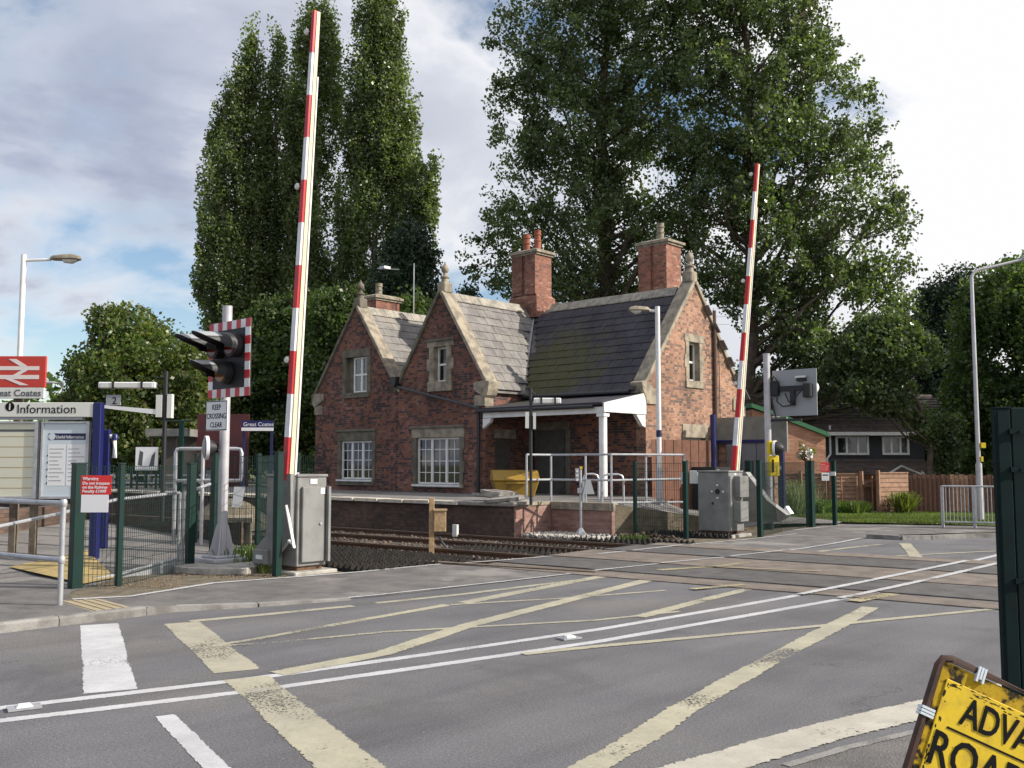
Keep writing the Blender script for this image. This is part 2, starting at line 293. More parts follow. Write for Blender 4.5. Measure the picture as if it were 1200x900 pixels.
# ------------------------------------------------------------------ builders
ROOTM = {}
def sid(o, label=None, cat=None, group=None, kind=None):
    if label: o['label'] = label
    if cat: o['category'] = cat
    if group: o['group'] = group
    if kind: o['kind'] = kind
    return o
def thing(name, label, cat, loc=(0, 0, 0), rot=0, group=None, kind=None):
    o = bpy.data.objects.new(name, None); C.objects.link(o)
    e = rot if isinstance(rot, tuple) else (0, 0, rot)
    o.location = loc; o.rotation_euler = e; o.empty_display_size = .3
    ROOTM[o.name] = (Matrix.Translation(loc) @ Euler(e).to_matrix().to_4x4(), isinstance(rot, tuple) or rot != 0)
    return sid(o, label, cat, group, kind)
class MB:
    """collects shapes, links them as one mesh object"""
    def __init__(s, T=None): s.v = []; s.f = []; s.mi = []; s.T = T; s.cur = 0
    def add(s, vs, fs):
        k = len(s.v)
        if s.T is not None: vs = [tuple(s.T @ Vector(v)) for v in vs]
        s.v += [tuple(v) for v in vs]; s.f += [tuple(i + k for i in f) for f in fs]; s.mi += [s.cur] * len(fs)
        return s
    def box(s, x0, x1, y0, y1, z0, z1):
        return s.add([(x0, y0, z0), (x1, y0, z0), (x1, y1, z0), (x0, y1, z0), (x0, y0, z1), (x1, y0, z1), (x1, y1, z1), (x0, y1, z1)],
                     [(0, 3, 2, 1), (4, 5, 6, 7), (0, 1, 5, 4), (1, 2, 6, 5), (2, 3, 7, 6), (3, 0, 4, 7)])
    def cbox(s, c, d, M=None, bev=0):
        hx, hy, hz = d[0] / 2, d[1] / 2, d[2] / 2
        vs = [(-hx, -hy, -hz), (hx, -hy, -hz), (hx, hy, -hz), (-hx, hy, -hz), (-hx, -hy, hz), (hx, -hy, hz), (hx, hy, hz), (-hx, hy, hz)]
        if M is not None: vs = [M @ Vector(v) for v in vs]
        vs = [(v[0] + c[0], v[1] + c[1], v[2] + c[2]) for v in vs]
        return s.add(vs, [(0, 3, 2, 1), (4, 5, 6, 7), (0, 1, 5, 4), (1, 2, 6, 5), (2, 3, 7, 6), (3, 0, 4, 7)])
    def tube(s, pts, r, n=8, cap=True):
        pts = [Vector(p) for p in pts]; rs = r if isinstance(r, (list, tuple)) else [r] * len(pts)
        vs = []; fs = []
        up = None
        for i, p in enumerate(pts):
            if i == 0: d = pts[1] - p
            elif i == len(pts) - 1: d = p - pts[i - 1]
            else: d = (pts[i + 1] - p).normalized() + (p - pts[i - 1]).normalized()
            d.normalize()
            if up is None: up = Vector((0, 0, 1)) if abs(d.z) < .9 else Vector((1, 0, 0))
            a = d.cross(up)
            if a.length < 1e-4: a = d.cross(Vector((0, 1, 0)))
            a.normalize(); b = d.cross(a).normalized(); up = -b if False else up
            for k in range(n):
                t = 2 * math.pi * (k + .5) / n
                q = p + (a * math.cos(t) + b * math.sin(t)) * rs[i]; vs.append(tuple(q))
        for i in range(len(pts) - 1):
            for k in range(n):
                k2 = (k + 1) % n
                fs.append((i * n + k, i * n + k2, (i + 1) * n + k2, (i + 1) * n + k))
        if cap:
            fs.append(tuple(range(n))); fs.append(tuple(reversed(range((len(pts) - 1) * n, len(pts) * n))))
        return s.add(vs, fs)
    def lathe(s, c, prof, n=12, axis='z'):
        vs = []; fs = []
        for r, h in prof:
            for k in range(n):
                t = 2 * math.pi * k / n
                a, b = r * math.cos(t), r * math.sin(t)
                if axis == 'z': vs.append((c[0] + a, c[1] + b, c[2] + h))
                elif axis == 'y': vs.append((c[0] + a, c[1] + h, c[2] + b))
                else: vs.append((c[0] + h, c[1] + a, c[2] + b))
        for i in range(len(prof) - 1):
            for k in range(n): fs.append((i * n + k, i * n + (k + 1) % n, (i + 1) * n + (k + 1) % n, (i + 1) * n + k))
        fs.append(tuple(range(n))); fs.append(tuple(range((len(prof) - 1) * n, len(prof) * n)))
        return s.add(vs, fs)
    def prism(s, poly, d, o=(0, 0, 0)):
        """poly: 3D points, extruded by vector d"""
        n = len(poly); vs = [tuple(p) for p in poly] + [(p[0] + d[0], p[1] + d[1], p[2] + d[2]) for p in poly]
        fs = [tuple(range(n)), tuple(reversed(range(n, 2 * n)))] + [(i, (i + 1) % n, n + (i + 1) % n, n + i) for i in range(n)]
        return s.add(vs, fs)
    def build(s, name, m, parent=None, label=None, cat=None, group=None, kind=None, local=None, smooth=False, bevel=0, extra=()):
        me = bpy.data.meshes.new(name)
        vs = [Vector(v) for v in s.v]; o = bpy.data.objects.new(name, me)
        if parent is not None:
            Mx, rotated = ROOTM[parent.name]
            if local is None: local = rotated
            if not local:
                inv = Mx.inverted(); vs = [inv @ v for v in vs]
            ROOTM[o.name] = (Mx, rotated)
            o.parent = parent
        else:
            xs = [v.x for v in vs]; ys = [v.y for v in vs]; zs = [v.z for v in vs]
            org = Vector(((min(xs) + max(xs)) / 2, (min(ys) + max(ys)) / 2, min(zs)))
            vs = [v - org for v in vs]; o.location = org
            ROOTM[o.name] = (Matrix.Translation(org), False)
        me.from_pydata([tuple(v) for v in vs], [], s.f)
        for q in (m,) + tuple(extra): me.materials.append(MATS[q] if isinstance(q, str) else q)
        if extra: me.polygons.foreach_set('material_index', s.mi)
        if smooth:
            me.polygons.foreach_set('use_smooth', [True] * len(me.polygons))
        C.objects.link(o)
        if len(me.polygons) < 20000:
            import bmesh
            bm = bmesh.new(); bm.from_mesh(me); bmesh.ops.recalc_face_normals(bm, faces=bm.faces); bm.to_mesh(me); bm.free()
        if smooth and hasattr(me, 'set_sharp_from_angle'): me.set_sharp_from_angle(angle=R(40))
        if bevel:
            b = o.modifiers.new('bevel', 'BEVEL'); b.width = bevel; b.segments = 1; b.limit_method = 'ANGLE'
        return sid(o, label, cat, group, kind)

def copy_tree(o, parent=None):
    c = o.copy(); C.objects.link(c); c.parent = parent
    for ch in o.children: copy_tree(ch, c)
    return c
def text(txt, size, m, parent, x, y, z, name='lettering', align='CENTER', xs=1., bold=0., face_x=False):
    """flat raised lettering in the parent's local XZ plane, facing -Y"""
    cu = bpy.data.curves.new(name, 'FONT'); cu.body = txt; cu.size = size; cu.align_x = align; cu.extrude = .0012; cu.offset = bold; cu.resolution_u = 3
    tmp = bpy.data.objects.new('tmp', cu); C.objects.link(tmp)
    bpy.context.view_layer.update()
    me = bpy.data.meshes.new_from_object(tmp.evaluated_get(bpy.context.evaluated_depsgraph_get()))
    bpy.data.objects.remove(tmp); bpy.data.curves.remove(cu)
    me.transform(Matrix.Translation((x, y, z)) @ Matrix.Rotation(math.pi / 2, 4, 'X') @ Matrix.Diagonal((xs, 1, 1, 1)))
    me.materials.clear(); me.materials.append(MATS[m]); me.name = name
    o = bpy.data.objects.new(name, me); C.objects.link(o); o.parent = parent
    return o
_f = Vector((-math.sin(YAW), math.cos(YAW), 0)); _r = Vector((math.cos(YAW), math.sin(YAW), 0))
def at(px, D, z=0.):
    """survey point: bearing (in photo pixels) and distance along the view axis"""
    p = _f * D + _r * ((px - 600) / F * D); return (p.x, p.y, z)
def hz(py, D): return EYE + (543 - py) * D / F

# ================================================================== GROUND
MB().add([(-600, -600, -.16), (600, -600, -.16), (600, 900, -.16), (-600, 900, -.16)], [(0, 1, 2, 3)]).build('ground', 'verge', kind='structure')
def sheet(name, pts, z, m, parent=None, **kw):
    zz = [p[2] if len(p) > 2 else z for p in pts]
    return MB().add([(p[0], p[1], q) for p, q in zip(pts, zz)], [tuple(range(len(pts)))]).build(name, m, parent, **kw)
road = sheet('road', [(-9.9, -60), (-9.9, 5.9), (-9.55, 6.6), (-9.2, 8), (-9.0, 11.7), (-8.55, 15), (-8.45, 18), (-8.6, 20.8), (-7.7, 21.0), (-7.2, 22.2), (-5.5, 24), (0, 26), (30, 31), (30, 20), (3, 16), (0, 12), (-1, 8), (-1.2, 5.5), (-1.4, 4.4), (-1.6, 2), (-1.8, -60)], 0, 'asphalt', kind='structure')
# pavements
sheet('pavement', [(-11.75, 5.15), (-10.02, 4.9), (-10.02, 5.9), (-9.55, 6.6), (-9.2, 8), (-9.0, 11.55), (-11.5, 10.9), (-11.5, 9.3), (-11.65, 8.3), (-11.9, 7.2), (-11.5, 6.0)], .004, 'asphalt_path', kind='structure')
sheet('pavement', [(-40, -30), (-10.02, -30), (-10.02, 4.9), (-11.75, 5.15), (-12.4, 5.5), (-13.0, 6.2), (-13.9, 7.6), (-14.6, 8.4), (-16, 8.6), (-40, 2)], .008, 'asphalt_path', kind='structure')
sheet('pavement', [(-10.56, 16.4), (-8.52, 16.9), (-8.45, 18), (-8.6, 20.8), (-8.45, 22.3), (-7.3, 24.5), (-5, 26.2), (30, 33), (30, 34), (-8.4, 26.6), (-11.2, 25.2), (-11, 22), (-10.4, 19.5)], .004, 'asphalt_path', kind='structure')
sheet('pavement', [(-2.42, 5.43), (-1.8, 8), (-1.1, 12), (6, 17), (12, 17), (12, -40), (-3.15, -40), (-2.95, 2), (-2.68, 4.2)], .012, 'asphalt_path', kind='structure')
sheet('earth', [(-11.3, 5.0), (-11.4, 9.15), (-13, 9.3), (-20, 10.1), (-20, 5.0)], .002, 'earth', kind='structure')
kb = thing('kerb', None, None, (-9.9, 0, 0), 0, kind='structure')
y = -14.; k0 = None
while y < 4.7:
    if k0 is None:
        k0 = MB().prism([(-10.02, y + .004, 0), (-9.90, y + .004, 0), (-9.90, y + .004, .075), (-9.925, y + .004, .095), (-10.02, y + .004, .095)], (0, .905, 0)).build('kerb_stone', 'kerb_concrete', kb)
        yb = y
    else:
        c = k0.copy(); C.objects.link(c); c.location = (0, y - yb, random.uniform(-.003, .003)); c.parent = kb
    y += .914
for a, b, h0, h1 in (((-9.96, y), (-9.96, 5.55), .09, .065), ((-9.96, 5.56), (-9.62, 6.35), .065, .04), ((-9.615, 6.36), (-9.3, 7.4), .04, .02)):
    a = Vector((*a, 0)); b = Vector((*b, 0)); d = (b - a).normalized(); nn = Vector((d.y, -d.x, 0)) * .06
    MB().add([a - nn, a + nn, b + nn, b - nn, a - nn + Vector((0, 0, h0)), a + nn + Vector((0, 0, h0)), b + nn + Vector((0, 0, h1)), b - nn + Vector((0, 0, h1))],
             [(0, 3, 2, 1), (4, 5, 6, 7), (0, 1, 5, 4), (1, 2, 6, 5), (2, 3, 7, 6), (3, 0, 4, 7)]).build('kerb_stone', 'kerb_concrete', kb)
# raised strip of the left pavement behind the kerb
MB().prism([(-30, -30, .01), (-10.02, -30, .01), (-10.02, 4.7, .01), (-11.1, 4.8, .01), (-12.2, 4.2, .01), (-30, 2, .01)], (0, 0, .07)).build('footpath', 'asphalt_path', kind='structure')
kb2 = thing('kerb', None, None, (-7.5, 21.5, 0), 0, kind='structure')
kp = [(-8.62, 20.85), (-7.9, 20.85), (-7.5, 21.4), (-7.1, 22.3), (-6.4, 23.2), (-5.5, 24.1), (-4.0, 24.9), (-2, 25.5), (0, 26.0)]
for a, b in zip(kp[:-1], kp[1:]):
    a = Vector((*a, 0)); b = Vector((*b, 0)); d = (b - a).normalized(); nn = Vector((d.y, -d.x, 0)) * .06; b = b - d * .01
    MB().prism([a - nn, a + nn, b + nn, b - nn], (0, 0, .09)).build('kerb_stone', 'kerb_concrete', kb2)

# road markings: worn thermoplastic strips with ragged edges
LAYER = [0]
def stripe(pts, w, m, z=None, jag=.012, w2=None, name='road_marking', parent=None):
    pts = [Vector((p[0], p[1], 0)) for p in pts]; w2 = w if w2 is None else w2
    if z is None or z < .011: LAYER[0] += 1; z = .0018 + .00025 * LAYER[0]
    L = [0]; jag = min(jag, .008)
    for a, b in zip(pts[:-1], pts[1:]): L.append(L[-1] + (b - a).length)
    n = max(2, int(L[-1] / .035)); vs = []; fs = []; uvs = []
    for i in range(n + 1):
        s = L[-1] * i / n; k = 0
        while k < len(pts) - 2 and L[k + 1] < s: k += 1
        t = (s - L[k]) / max(1e-6, L[k + 1] - L[k]); p = pts[k].lerp(pts[k + 1], t)
        d = (pts[k + 1] - pts[k]).normalized()
        if 0 < k and t < .5: d = (d + (pts[k] - pts[k - 1]).normalized() * (.5 - t)).normalized()
        if k < len(pts) - 2 and t > .5: d = (d + (pts[k + 2] - pts[k + 1]).normalized() * (t - .5)).normalized()
        nn = Vector((d.y, -d.x, 0)); ww = (w + (w2 - w) * i / n) / 2 + .006
        vs.append(tuple(p - nn * (ww + random.uniform(-jag, jag)) + Vector((0, 0, z)))); vs.append(tuple(p + nn * (ww + random.uniform(-jag, jag)) + Vector((0, 0, z))))
    for i in range(n): fs.append((2 * i, 2 * i + 1, 2 * i + 3, 2 * i + 2))
    o = MB().add(vs, fs).build(name, m, parent, kind=None if parent else 'structure')
    uvl = o.data.uv_layers.new(name='UVMap'); mg = min(.22, .018 / w)
    for lp in o.data.loops: uvl.data[lp.index].uv = (lp.vertex_index % 2, mg)
    return o
rm = road
rm_ = lambda *a, **k: stripe(*a, parent=rm, **k)
rm_([(-7.35, .6), (-6.57, 2.5), (-6.1, 4.04), (-5.81, 5.41), (-5.47, 7.18), (-5.25, 9.22), (-4.98, 11.79), (-4.91, 13.97), (-4.88, 16.76), (-4.9, 19), (-5.2, 21)], .12, 'road_white_new', jag=.004)
rm_([(-7.75, .7), (-6.91, 2.62), (-6.44, 4.26), (-6.17, 5.74), (-5.86, 7.68), (-5.65, 9.93), (-5.46, 12.71), (-5.40, 15.0), (-5.35, 17.64), (-5.4, 20)], .12, 'road_white_new', jag=.004)
rm_([(-9.72, 4.6), (-6.83, 3.33)], .34, 'road_white_new', z=.008, jag=.006)
rm_([(-5.93, 3.25), (-4.68, 2.88), (-3.6, 2.55)], .13, 'road_white_new', jag=.006)
rm_([(-9.2, 5.2), (-6.76, 4.30)], .35, 'road_yellow_worn', z=.010, jag=.02)
rm_([(-6.5, 4.21), (-4.2, 3.37), (-2.9, 2.9)], .33, 'road_yellow', z=.010, jag=.02)
rm_([(-9.22, 5.3), (-9.05, 6.02), (-8.85, 7.1)], .15, 'road_yellow_worn', jag=.03)
rm_([(-8.83, 7.41), (-8.64, 8.57), (-8.5, 10.72)], .14, 'road_yellow_worn', jag=.03)
rm_([(-7.85, 4.7), (-7.85, 5.16), (-7.97, 6.25), (-8.12, 7.87)], .11, 'road_yellow', w2=.17, jag=.014)
rm_([(-8.1, 7.9), (-7.46, 9.24), (-7.0, 10.6)], .1, 'road_yellow_worn', jag=.02)
rm_([(-8.1, 8.1), (-8.35, 10.0), (-8.55, 11.5)], .2, 'road_yellow', jag=.03)
rm_([(-7.8, 4.75), (-7.56, 5.23), (-7.27, 6.21), (-6.2, 8.14), (-5.9, 9.2)], .1, 'road_yellow_worn', jag=.02)
rm_([(-6.45, 4.45), (-6.47, 5.52), (-6.95, 7.03), (-7.49, 9.83), (-7.85, 11.7)], .2, 'road_yellow', jag=.02, z=.0095)
rm_([(-6.0, 8.6), (-6.18, 10.2), (-6.31, 11.69)], .17, 'road_yellow', jag=.015)
rm_([(-3.2, 3.85), (-3.4, 4.9), (-3.57, 5.59), (-3.9, 7.37), (-4.49, 10.9)], .20, 'road_yellow', jag=.02, w2=.2)
rm_([(-5.57, 6.28), (-5.32, 6.98), (-4.4, 9.21), (-3.44, 11.66)], .12, 'road_yellow', jag=.012, z=.0085)
rm_([(-8.0, 16.6), (-7.9, 18.2), (-7.76, 19.45)], .16, 'road_yellow', jag=.02)
rm_([(-7.5, 19.97), (-6.8, 18.4), (-6.15, 16.92)], .22, 'road_yellow', jag=.02)
rm_([(-6.8, 16.73), (-6.2, 18.1), (-5.62, 19.35)], .12, 'road_yellow', jag=.012, z=.0085)
rm_([(-3.02, 3.4), (-2.84, 4.5), (-2.66, 5.6), (-2.40, 6.7), (-2.1, 7.8)], .27, 'road_cream', jag=.02, w2=.33)
rm_([(-2.5, 4.9), (-2.40, 5.43), (-2.22, 6.09), (-1.9, 7.4)], .05, 'kerb_concrete', z=.016, jag=.004)
W1 = lambda p, m='road_white', w=.1: stripe(p, w, m, z=.012, jag=.008, parent=rm)
W1([(-11.69, 5.2), (-11.42, 5.78), (-11.86, 7.15), (-11.63, 8.32), (-11.48, 9.3), (-11.41, 10.9)], w=.11)
W1([(-9.98, 5.6), (-9.93, 6.05), (-9.62, 6.42), (-9.33, 7.74), (-9.12, 9.87), (-9.01, 11.55)], w=.08)
for p in ([(-10.54, 16.66), (-10.34, 18.58), (-10.3, 20.95)], [(-8.52, 16.7), (-8.44, 17.28), (-8.54, 19.31), (-8.68, 20.6), (-8.5, 21.6)], [(-10.9, 22), (-10.86, 24.58), (-9.6, 24.9)]): W1(p, w=.09)
tp = thing('tactile_paving', 'buff ribbed tactile paving at the kerb by the railing end', 'paving', (-10.9, 5.2, .01))
ax = Vector((1.25, -.1, 0)).normalized(); ay = Vector((.35, .93, 0)).normalized()
for i in range(3):
    o0 = Vector((-11.5, 4.93, .012)) + ax * (i * .40)
    q = [o0, o0 + ax * .39, o0 + ax * .39 + ay * .46, o0 + ay * .46]
    MB().prism(q, (0, 0, .016)).build('paving_tile', 'tactile_buff', tp)
    rb = MB()
    for k in range(4):
        p0 = o0 + ax * .0 + ay * (.05 + k * .11) + Vector((0, 0, .013)); rb.prism([p0, p0 + ax * .39, p0 + ax * .39 + ay * .045, p0 + ay * .045], (0, 0, .010))
    rb.build('rib', 'tactile_buff', tp, kind='stuff')
for (x, y) in ((-6.77, 2.72), (-5.74, 7.11)):
    st = thing('road_stud', 'reflecting road stud between the double white lines, ' + ('nearest the stop line at the left edge' if y < 4 else 'beyond the thick yellow band in mid road'), 'road stud', (x, y, .004), R(75))
    MB().prism([(-.10, -.06, 0), (.10, -.06, 0), (.10, .06, 0), (-.10, .06, 0)], (0, 0, .014)).build('housing', 'galvanised', st)
    MB().prism([(-.05, -.04, .014), (.05, -.04, .014), (.035, -.02, .03), (-.035, -.02, .03)], (0, .045, 0)).build('reflector', 'sign_white', st)
MB().cbox((0, 0, 0), (.01, .01, .002)) if False else None

# ================================================================== RAILWAY
TR = math.atan(.075)
bed = sheet('railway', [(-150, 0), (-20, 8.8), (-8, 8.8), (3, 11.4), (3, 17.6), (-11, 17.6), (-15.2, 16.3), (-150, 6.2)], -.10, 'ballast_bed', kind='structure')
bed.location.z = -.1
def track(name_lab, ox, oy):
    t = thing('railway_track', name_lab, 'railway track', (ox, oy, 0), TR)
    for yy in (0., 1.435):
        p = [(-.07, -.16), (.07, -.16), (.07, -.15), (.012, -.13), (.012, -.045), (.036, -.035), (.036, .0), (-.036, .0), (-.036, -.035), (-.012, -.045), (-.012, -.13), (-.07, -.15)]
        MB().prism([(-90, yy + a, b + .002) for a, b in p], (104, 0, 0)).build('rail', 'rust', t)
        MB().box(-90, 14, yy - .026, yy + .026, .0025, .006).build('running_surface', 'rail_top', t)
    s0 = MB().box(-.13, .13, -.6, 2.03, -.26, -.145).build('sleeper', 'sleeper_wood', t)
    s0.location = (-3.0, 0, 0)
    for i in range(1, 46):
        c = s0.copy(); C.objects.link(c); c.location = (-3.0 - i * .7, 0, 0); c.parent = t
    return t
track('nearer of the two rusty railway tracks crossing the road', -9, 11.84)
track('farther railway track, running along the foot of the platform wall', -9, 14.85)
# level crossing deck between and beside the rails, in panels
deck = thing('level_crossing_deck', 'level crossing deck of grey and brown panels between the rails', 'crossing deck', (-9, 11.84, 0), TR)
def deckrow(y0, y1, m, x0, x1, step, nm='deck_panel', z=.0):
    x = x0
    while x < x1 - .01:
        xe = min(x + step, x1)
        MB().prism([(x + .006, y0, -.08), (xe - .006, y0, -.08), (xe - .006, y1, -.08), (x + .006, y1, -.08)], (0, 0, .08 + z + random.uniform(-.002, .002) + .002)).build(nm, m, deck)
        x = xe
deckrow(-.62, -.06, 'crossing_panel_brown', -1.9, 10, 1.8, z=.012)
deckrow(.10, 1.34, 'crossing_panel_rubber', -2.0, 10, .9, z=.012)
deckrow(1.50, 2.93, 'crossing_panel_brown', -2.0, 10, 1.8, z=.012)
deckrow(3.09, 4.33, 'crossing_panel_rubber', -1.9, 10, .9, z=.012)
deckrow(4.49, 5.1, 'crossing_panel_brown', -1.8, 10, 1.8, z=.012)
def deckmark(pts, w, m, z=.022, name='painted_line', jag=.008):
    return stripe(pts, w, m, z=z, jag=jag, name=name, parent=rm)
deckmark([(-5.03, 11.3), (-4.98, 11.79), (-4.91, 13.97), (-4.88, 16.9)], .12, 'road_white')
deckmark([(-5.52, 11.3), (-5.47, 12.71), (-5.42, 15.0), (-5.38, 17.0)], .12, 'road_white')
for p in ([(-11.24, 11.1), (-11.09, 11.67), (-10.89, 13.03)], [(-10.56, 13.9), (-10.53, 14.67)], [(-10.53, 14.9), (-10.5, 16.5)], [(-9.0, 11.6), (-8.83, 13.17)], [(-8.87, 13.32), (-8.62, 14.85)], [(-8.63, 15.08), (-8.5, 16.8)]): deckmark(p, .09, 'road_white')
deckmark([(-8.4, 13.22), (-6.44, 13.86)], .10, 'panel_yellow'); deckmark([(-8.3, 12.4), (-7.9, 13.6), (-7.9, 14.3)], .18, 'panel_yellow')
deckmark([(-6.76, 10.85), (-6.5, 11.7)], .14, 'panel_yellow', z=.020); deckmark([(-4.8, 11.16), (-4.7, 12.1)], .2, 'panel_yellow', z=.019)
# small rubble stones
def stones(name, n, region, zf, size, m, **kw):
    P = np.array([region() for _ in range(n)]); z = np.array([zf(x, y) for x, y in P]); s = rng.uniform(.5, 1.25, n) * size
    base = np.array([(1, 0, 0), (-1, 0, 0), (0, 1, 0), (0, -1, 0), (0, 0, .8), (0, 0, -.8)], float)
    V = base[None] * s[:, None, None] * rng.uniform(.6, 1.2, (n, 6, 1)); a = rng.uniform(0, 6.28, n); b = rng.uniform(-.6, .6, n)
    ca, sa = np.cos(a)[:, None], np.sin(a)[:, None]; x, y_, zz_ = V[..., 0].copy(), V[..., 1].copy(), V[..., 2].copy()
    cb, sb = np.cos(b)[:, None], np.sin(b)[:, None]; x, zz_ = x * cb - zz_ * sb, x * sb + zz_ * cb
    V = np.stack([x * ca - y_ * sa + P[:, :1], x * sa + y_ * ca + P[:, 1:2], zz_ + z[:, None]], -1).reshape(-1, 3)
    fc = np.array([(0, 2, 4), (2, 1, 4), (1, 3, 4), (3, 0, 4), (2, 0, 5), (1, 2, 5), (3, 1, 5), (0, 3, 5)])
    Fc = (fc[None] + (np.arange(n) * 6)[:, None, None]).reshape(-1, 3)
    return npmesh(name, V, Fc, m, **kw)
def npmesh(name, V, Fc, m, parent=None, smooth=False, **kw):
    me = bpy.data.meshes.new(name); k = Fc.shape[1]
    org = Vector((0, 0, 0))
    if parent is not None: V = V - np.array(ROOTM[parent.name][0].translation)[None]
    else:
        org = Vector((float(V[:, 0].mean()), float(V[:, 1].mean()), float(V[:, 2].min()))); V = V - np.array(org)[None]
    me.vertices.add(len(V)); me.vertices.foreach_set('co', V.astype(np.float32).ravel())
    me.loops.add(Fc.size); me.loops.foreach_set('vertex_index', Fc.astype(np.int32).ravel())
    me.polygons.add(len(Fc)); me.polygons.foreach_set('loop_start', np.arange(0, Fc.size, k, dtype=np.int32)); me.polygons.foreach_set('loop_total', np.full(len(Fc), k, np.int32))
    me.update(); me.validate(verbose=False); me.materials.append(MATS[m])
    o = bpy.data.objects.new(name, me); C.objects.link(o)
    if parent is not None: o.parent = parent
    else: o.location = org
    return sid(o, **kw)
def rgn_ball():
    while True:
        x = -11.6 - 22 * random.random() ** 1.6; yy = random.uniform(9.6, 17.4)
        yt = yy - .075 * (x + 9)
        if yt < 10.7 or yt > 17.2: continue
        return (x, yy)
stones('ballast', 17000, rgn_ball, lambda x, y: -.115 + random.uniform(-.01, .02), .05, 'ballast_stone', kind='stuff', label='brown stone ballast around the rails', cat='ballast')
stones('gravel', 2200, lambda: (random.uniform(-14.8, -12.6), 16.65 + 1.1 * random.random() ** 1.3), lambda x, y: random.uniform(-.05, .02), .045, 'pale_stone', kind='stuff', label='pale gravel heap at the foot of the brick ramp', cat='gravel')
# anti-trespass guards: rows of sharp timber ridges
def guard(lab, x0, y0, nx, ny, rot, sx=.13, sy=.20, h=.13):
    g = thing('trespass_guard', lab, 'trespass guard', (x0, y0, -.15), rot)
    px_ = 5; proto = None
    for i in range(0, nx, px_):
        for j in range(0, ny, 4):
            if proto is None:
                m = MB(); m.box(0, px_ * sx - .01, 0, 4 * sy - .01, -.04, 0)
                for a in range(px_):
                    for b in range(4):
                        cx, cy = (a + .5) * sx, (b + .5) * sy
                        m.add([(cx - .055, cy - .09, 0), (cx + .055, cy - .09, 0), (cx + .055, cy + .09, 0), (cx - .055, cy + .09, 0), (cx + .03, cy - .02, h), (cx + .03, cy + .02, h)],
                              [(0, 1, 4), (1, 2, 5, 4), (2, 3, 5), (3, 0, 4, 5)])
                proto = m.build('guard_panel', 'guard_wood', g, local=True)
            else:
                c = proto.copy(); C.objects.link(c); c.location = (i * sx, j * sy, random.uniform(-.01, .01)); c.parent = g
    return g
g_ = guard('dark spiked trespass guard between the grey cabinet and the near rail', -15.3, 9.35, 28, 9, TR); g_.location.z = -.07
guard('dark spiked trespass guard between the rails of the near track beside the road', -14.6, 11.55, 25, 4, TR)
guard('dark spiked trespass guard in the gap between the two tracks', -14.0, 13.05, 20, 8, TR)
guard('dark spiked trespass guard between the rails of the far track', -14.0, 14.62, 20, 4, TR)
g_ = guard('dark spiked trespass guard beyond the tracks below the brick ramp', -13.3, 16.5, 20, 4, TR); g_.location.z = -.08
guard('short dark spiked trespass guard in front of the far barrier cabinet', -12.7, 18.35, 12, 4, R(14)).location.z = -.03
bm_ = MB(); bm_.box(0, 3.2, 0, .16, -.1, .03)
t = thing('crossing_edge_beam', 'rusty timber edge beam where the near rails meet the road', 'beam', (-11.95, 10.85, 0), TR + R(8)); bm_.build('beam', 'sleeper_wood', t, local=True)

# ================================================================== FAR PLATFORM
PZ = .70
def pe(x): return 16.5 + .06 * (x + 14.9)
pl = thing('platform', None, None, (-20, 18, 0), kind='structure')
MB().add([(-90, pe(-90), PZ), (-14.9, pe(-14.9), PZ), (-14.9, 17.8, PZ), (-13.2, 17.8, PZ), (-13.2, 19, PZ - .05), (-15.3, 22.6, PZ), (-15.3, 30, PZ), (-90, 30, PZ)], [tuple(range(8))]).build('platform_surface', 'paving', pl)
MB().add([(-13.2, 17.8, PZ - .002), (-12.45, 19.7, .42), (-11.6, 22.3, .12), (-11.2, 25.2, .02), (-11.5, 26.3, .02), (-15.3, 24.0, .35), (-15.3, 22.6, PZ - .002), (-13.2, 19, PZ - .055)], [(0, 1, 7), (1, 6, 7), (1, 2, 5, 6), (2, 3, 4, 5)]).build('ramp_surface', 'paving', pl)
MB().add([(-13.6, 17.6, -.06), (-13.0, 20, -.03), (-11.8, 24.5, .0), (-10.9, 24.8, .0), (-10.4, 19.5, -.004), (-10.56, 16.5, -.03), (-13.4, 16.4, -.08)], [(0, 1, 2, 3, 4, 5, 6)]).build('earth_bank', 'earth', pl)
stones('rubble', 900, lambda: (random.uniform(-13.1, -11.0), random.uniform(17.4, 21.5)), lambda x, y: -.08 + .12 * max(0, 1 - abs(x + 12.6)) + random.uniform(0, .03), .05, 'ballast_stone', kind='stuff', label='loose stones on the bank beside the ramp', cat='stones')
MB().prism([(-90, pe(-90), -.2), (-14.9, pe(-14.9), -.2), (-14.9, pe(-14.9) + .3, -.2), (-90, pe(-90) + .3, -.2)], (0, 0, PZ + .13)).build('wall', 'brick_platform', pl, label='dark brick platform wall')  # bricks coloured darker than those of the ramp walls
MB().box(-15.2, -14.895, pe(-14.9) + .001, 17.8, -.2, PZ - .07).build('wall', 'brick_ramp', pl, label='sunlit pinkish brick end wall')
MB().box(-14.894, -13.2, 17.8, 18.1, -.2, PZ - .16).build('wall', 'brick_ramp', pl)
MB().prism([(-13.5, 17.9, -.2), (-13.19, 17.82, -.2), (-12.95, 18.6, -.2), (-13.2, 18.9, -.2)], (0, 0, PZ + .03)).build('wall', 'brick_ramp', pl)
x = -48.; c0 = None
while x < -16.6:
    if c0 is None:
        c0 = MB().box(x, x + .88, pe(x) - .08, pe(x) + .42, PZ - .065, PZ + .012).build('coping_slab', 'coping_pale', pl); xb = x
    else:
        c = c0.copy(); C.objects.link(c); c.location = (x - xb, pe(x) - pe(xb), random.uniform(-.006, .006)); c.rotation_euler = (0, 0, 0); c.parent = pl
    x += .9
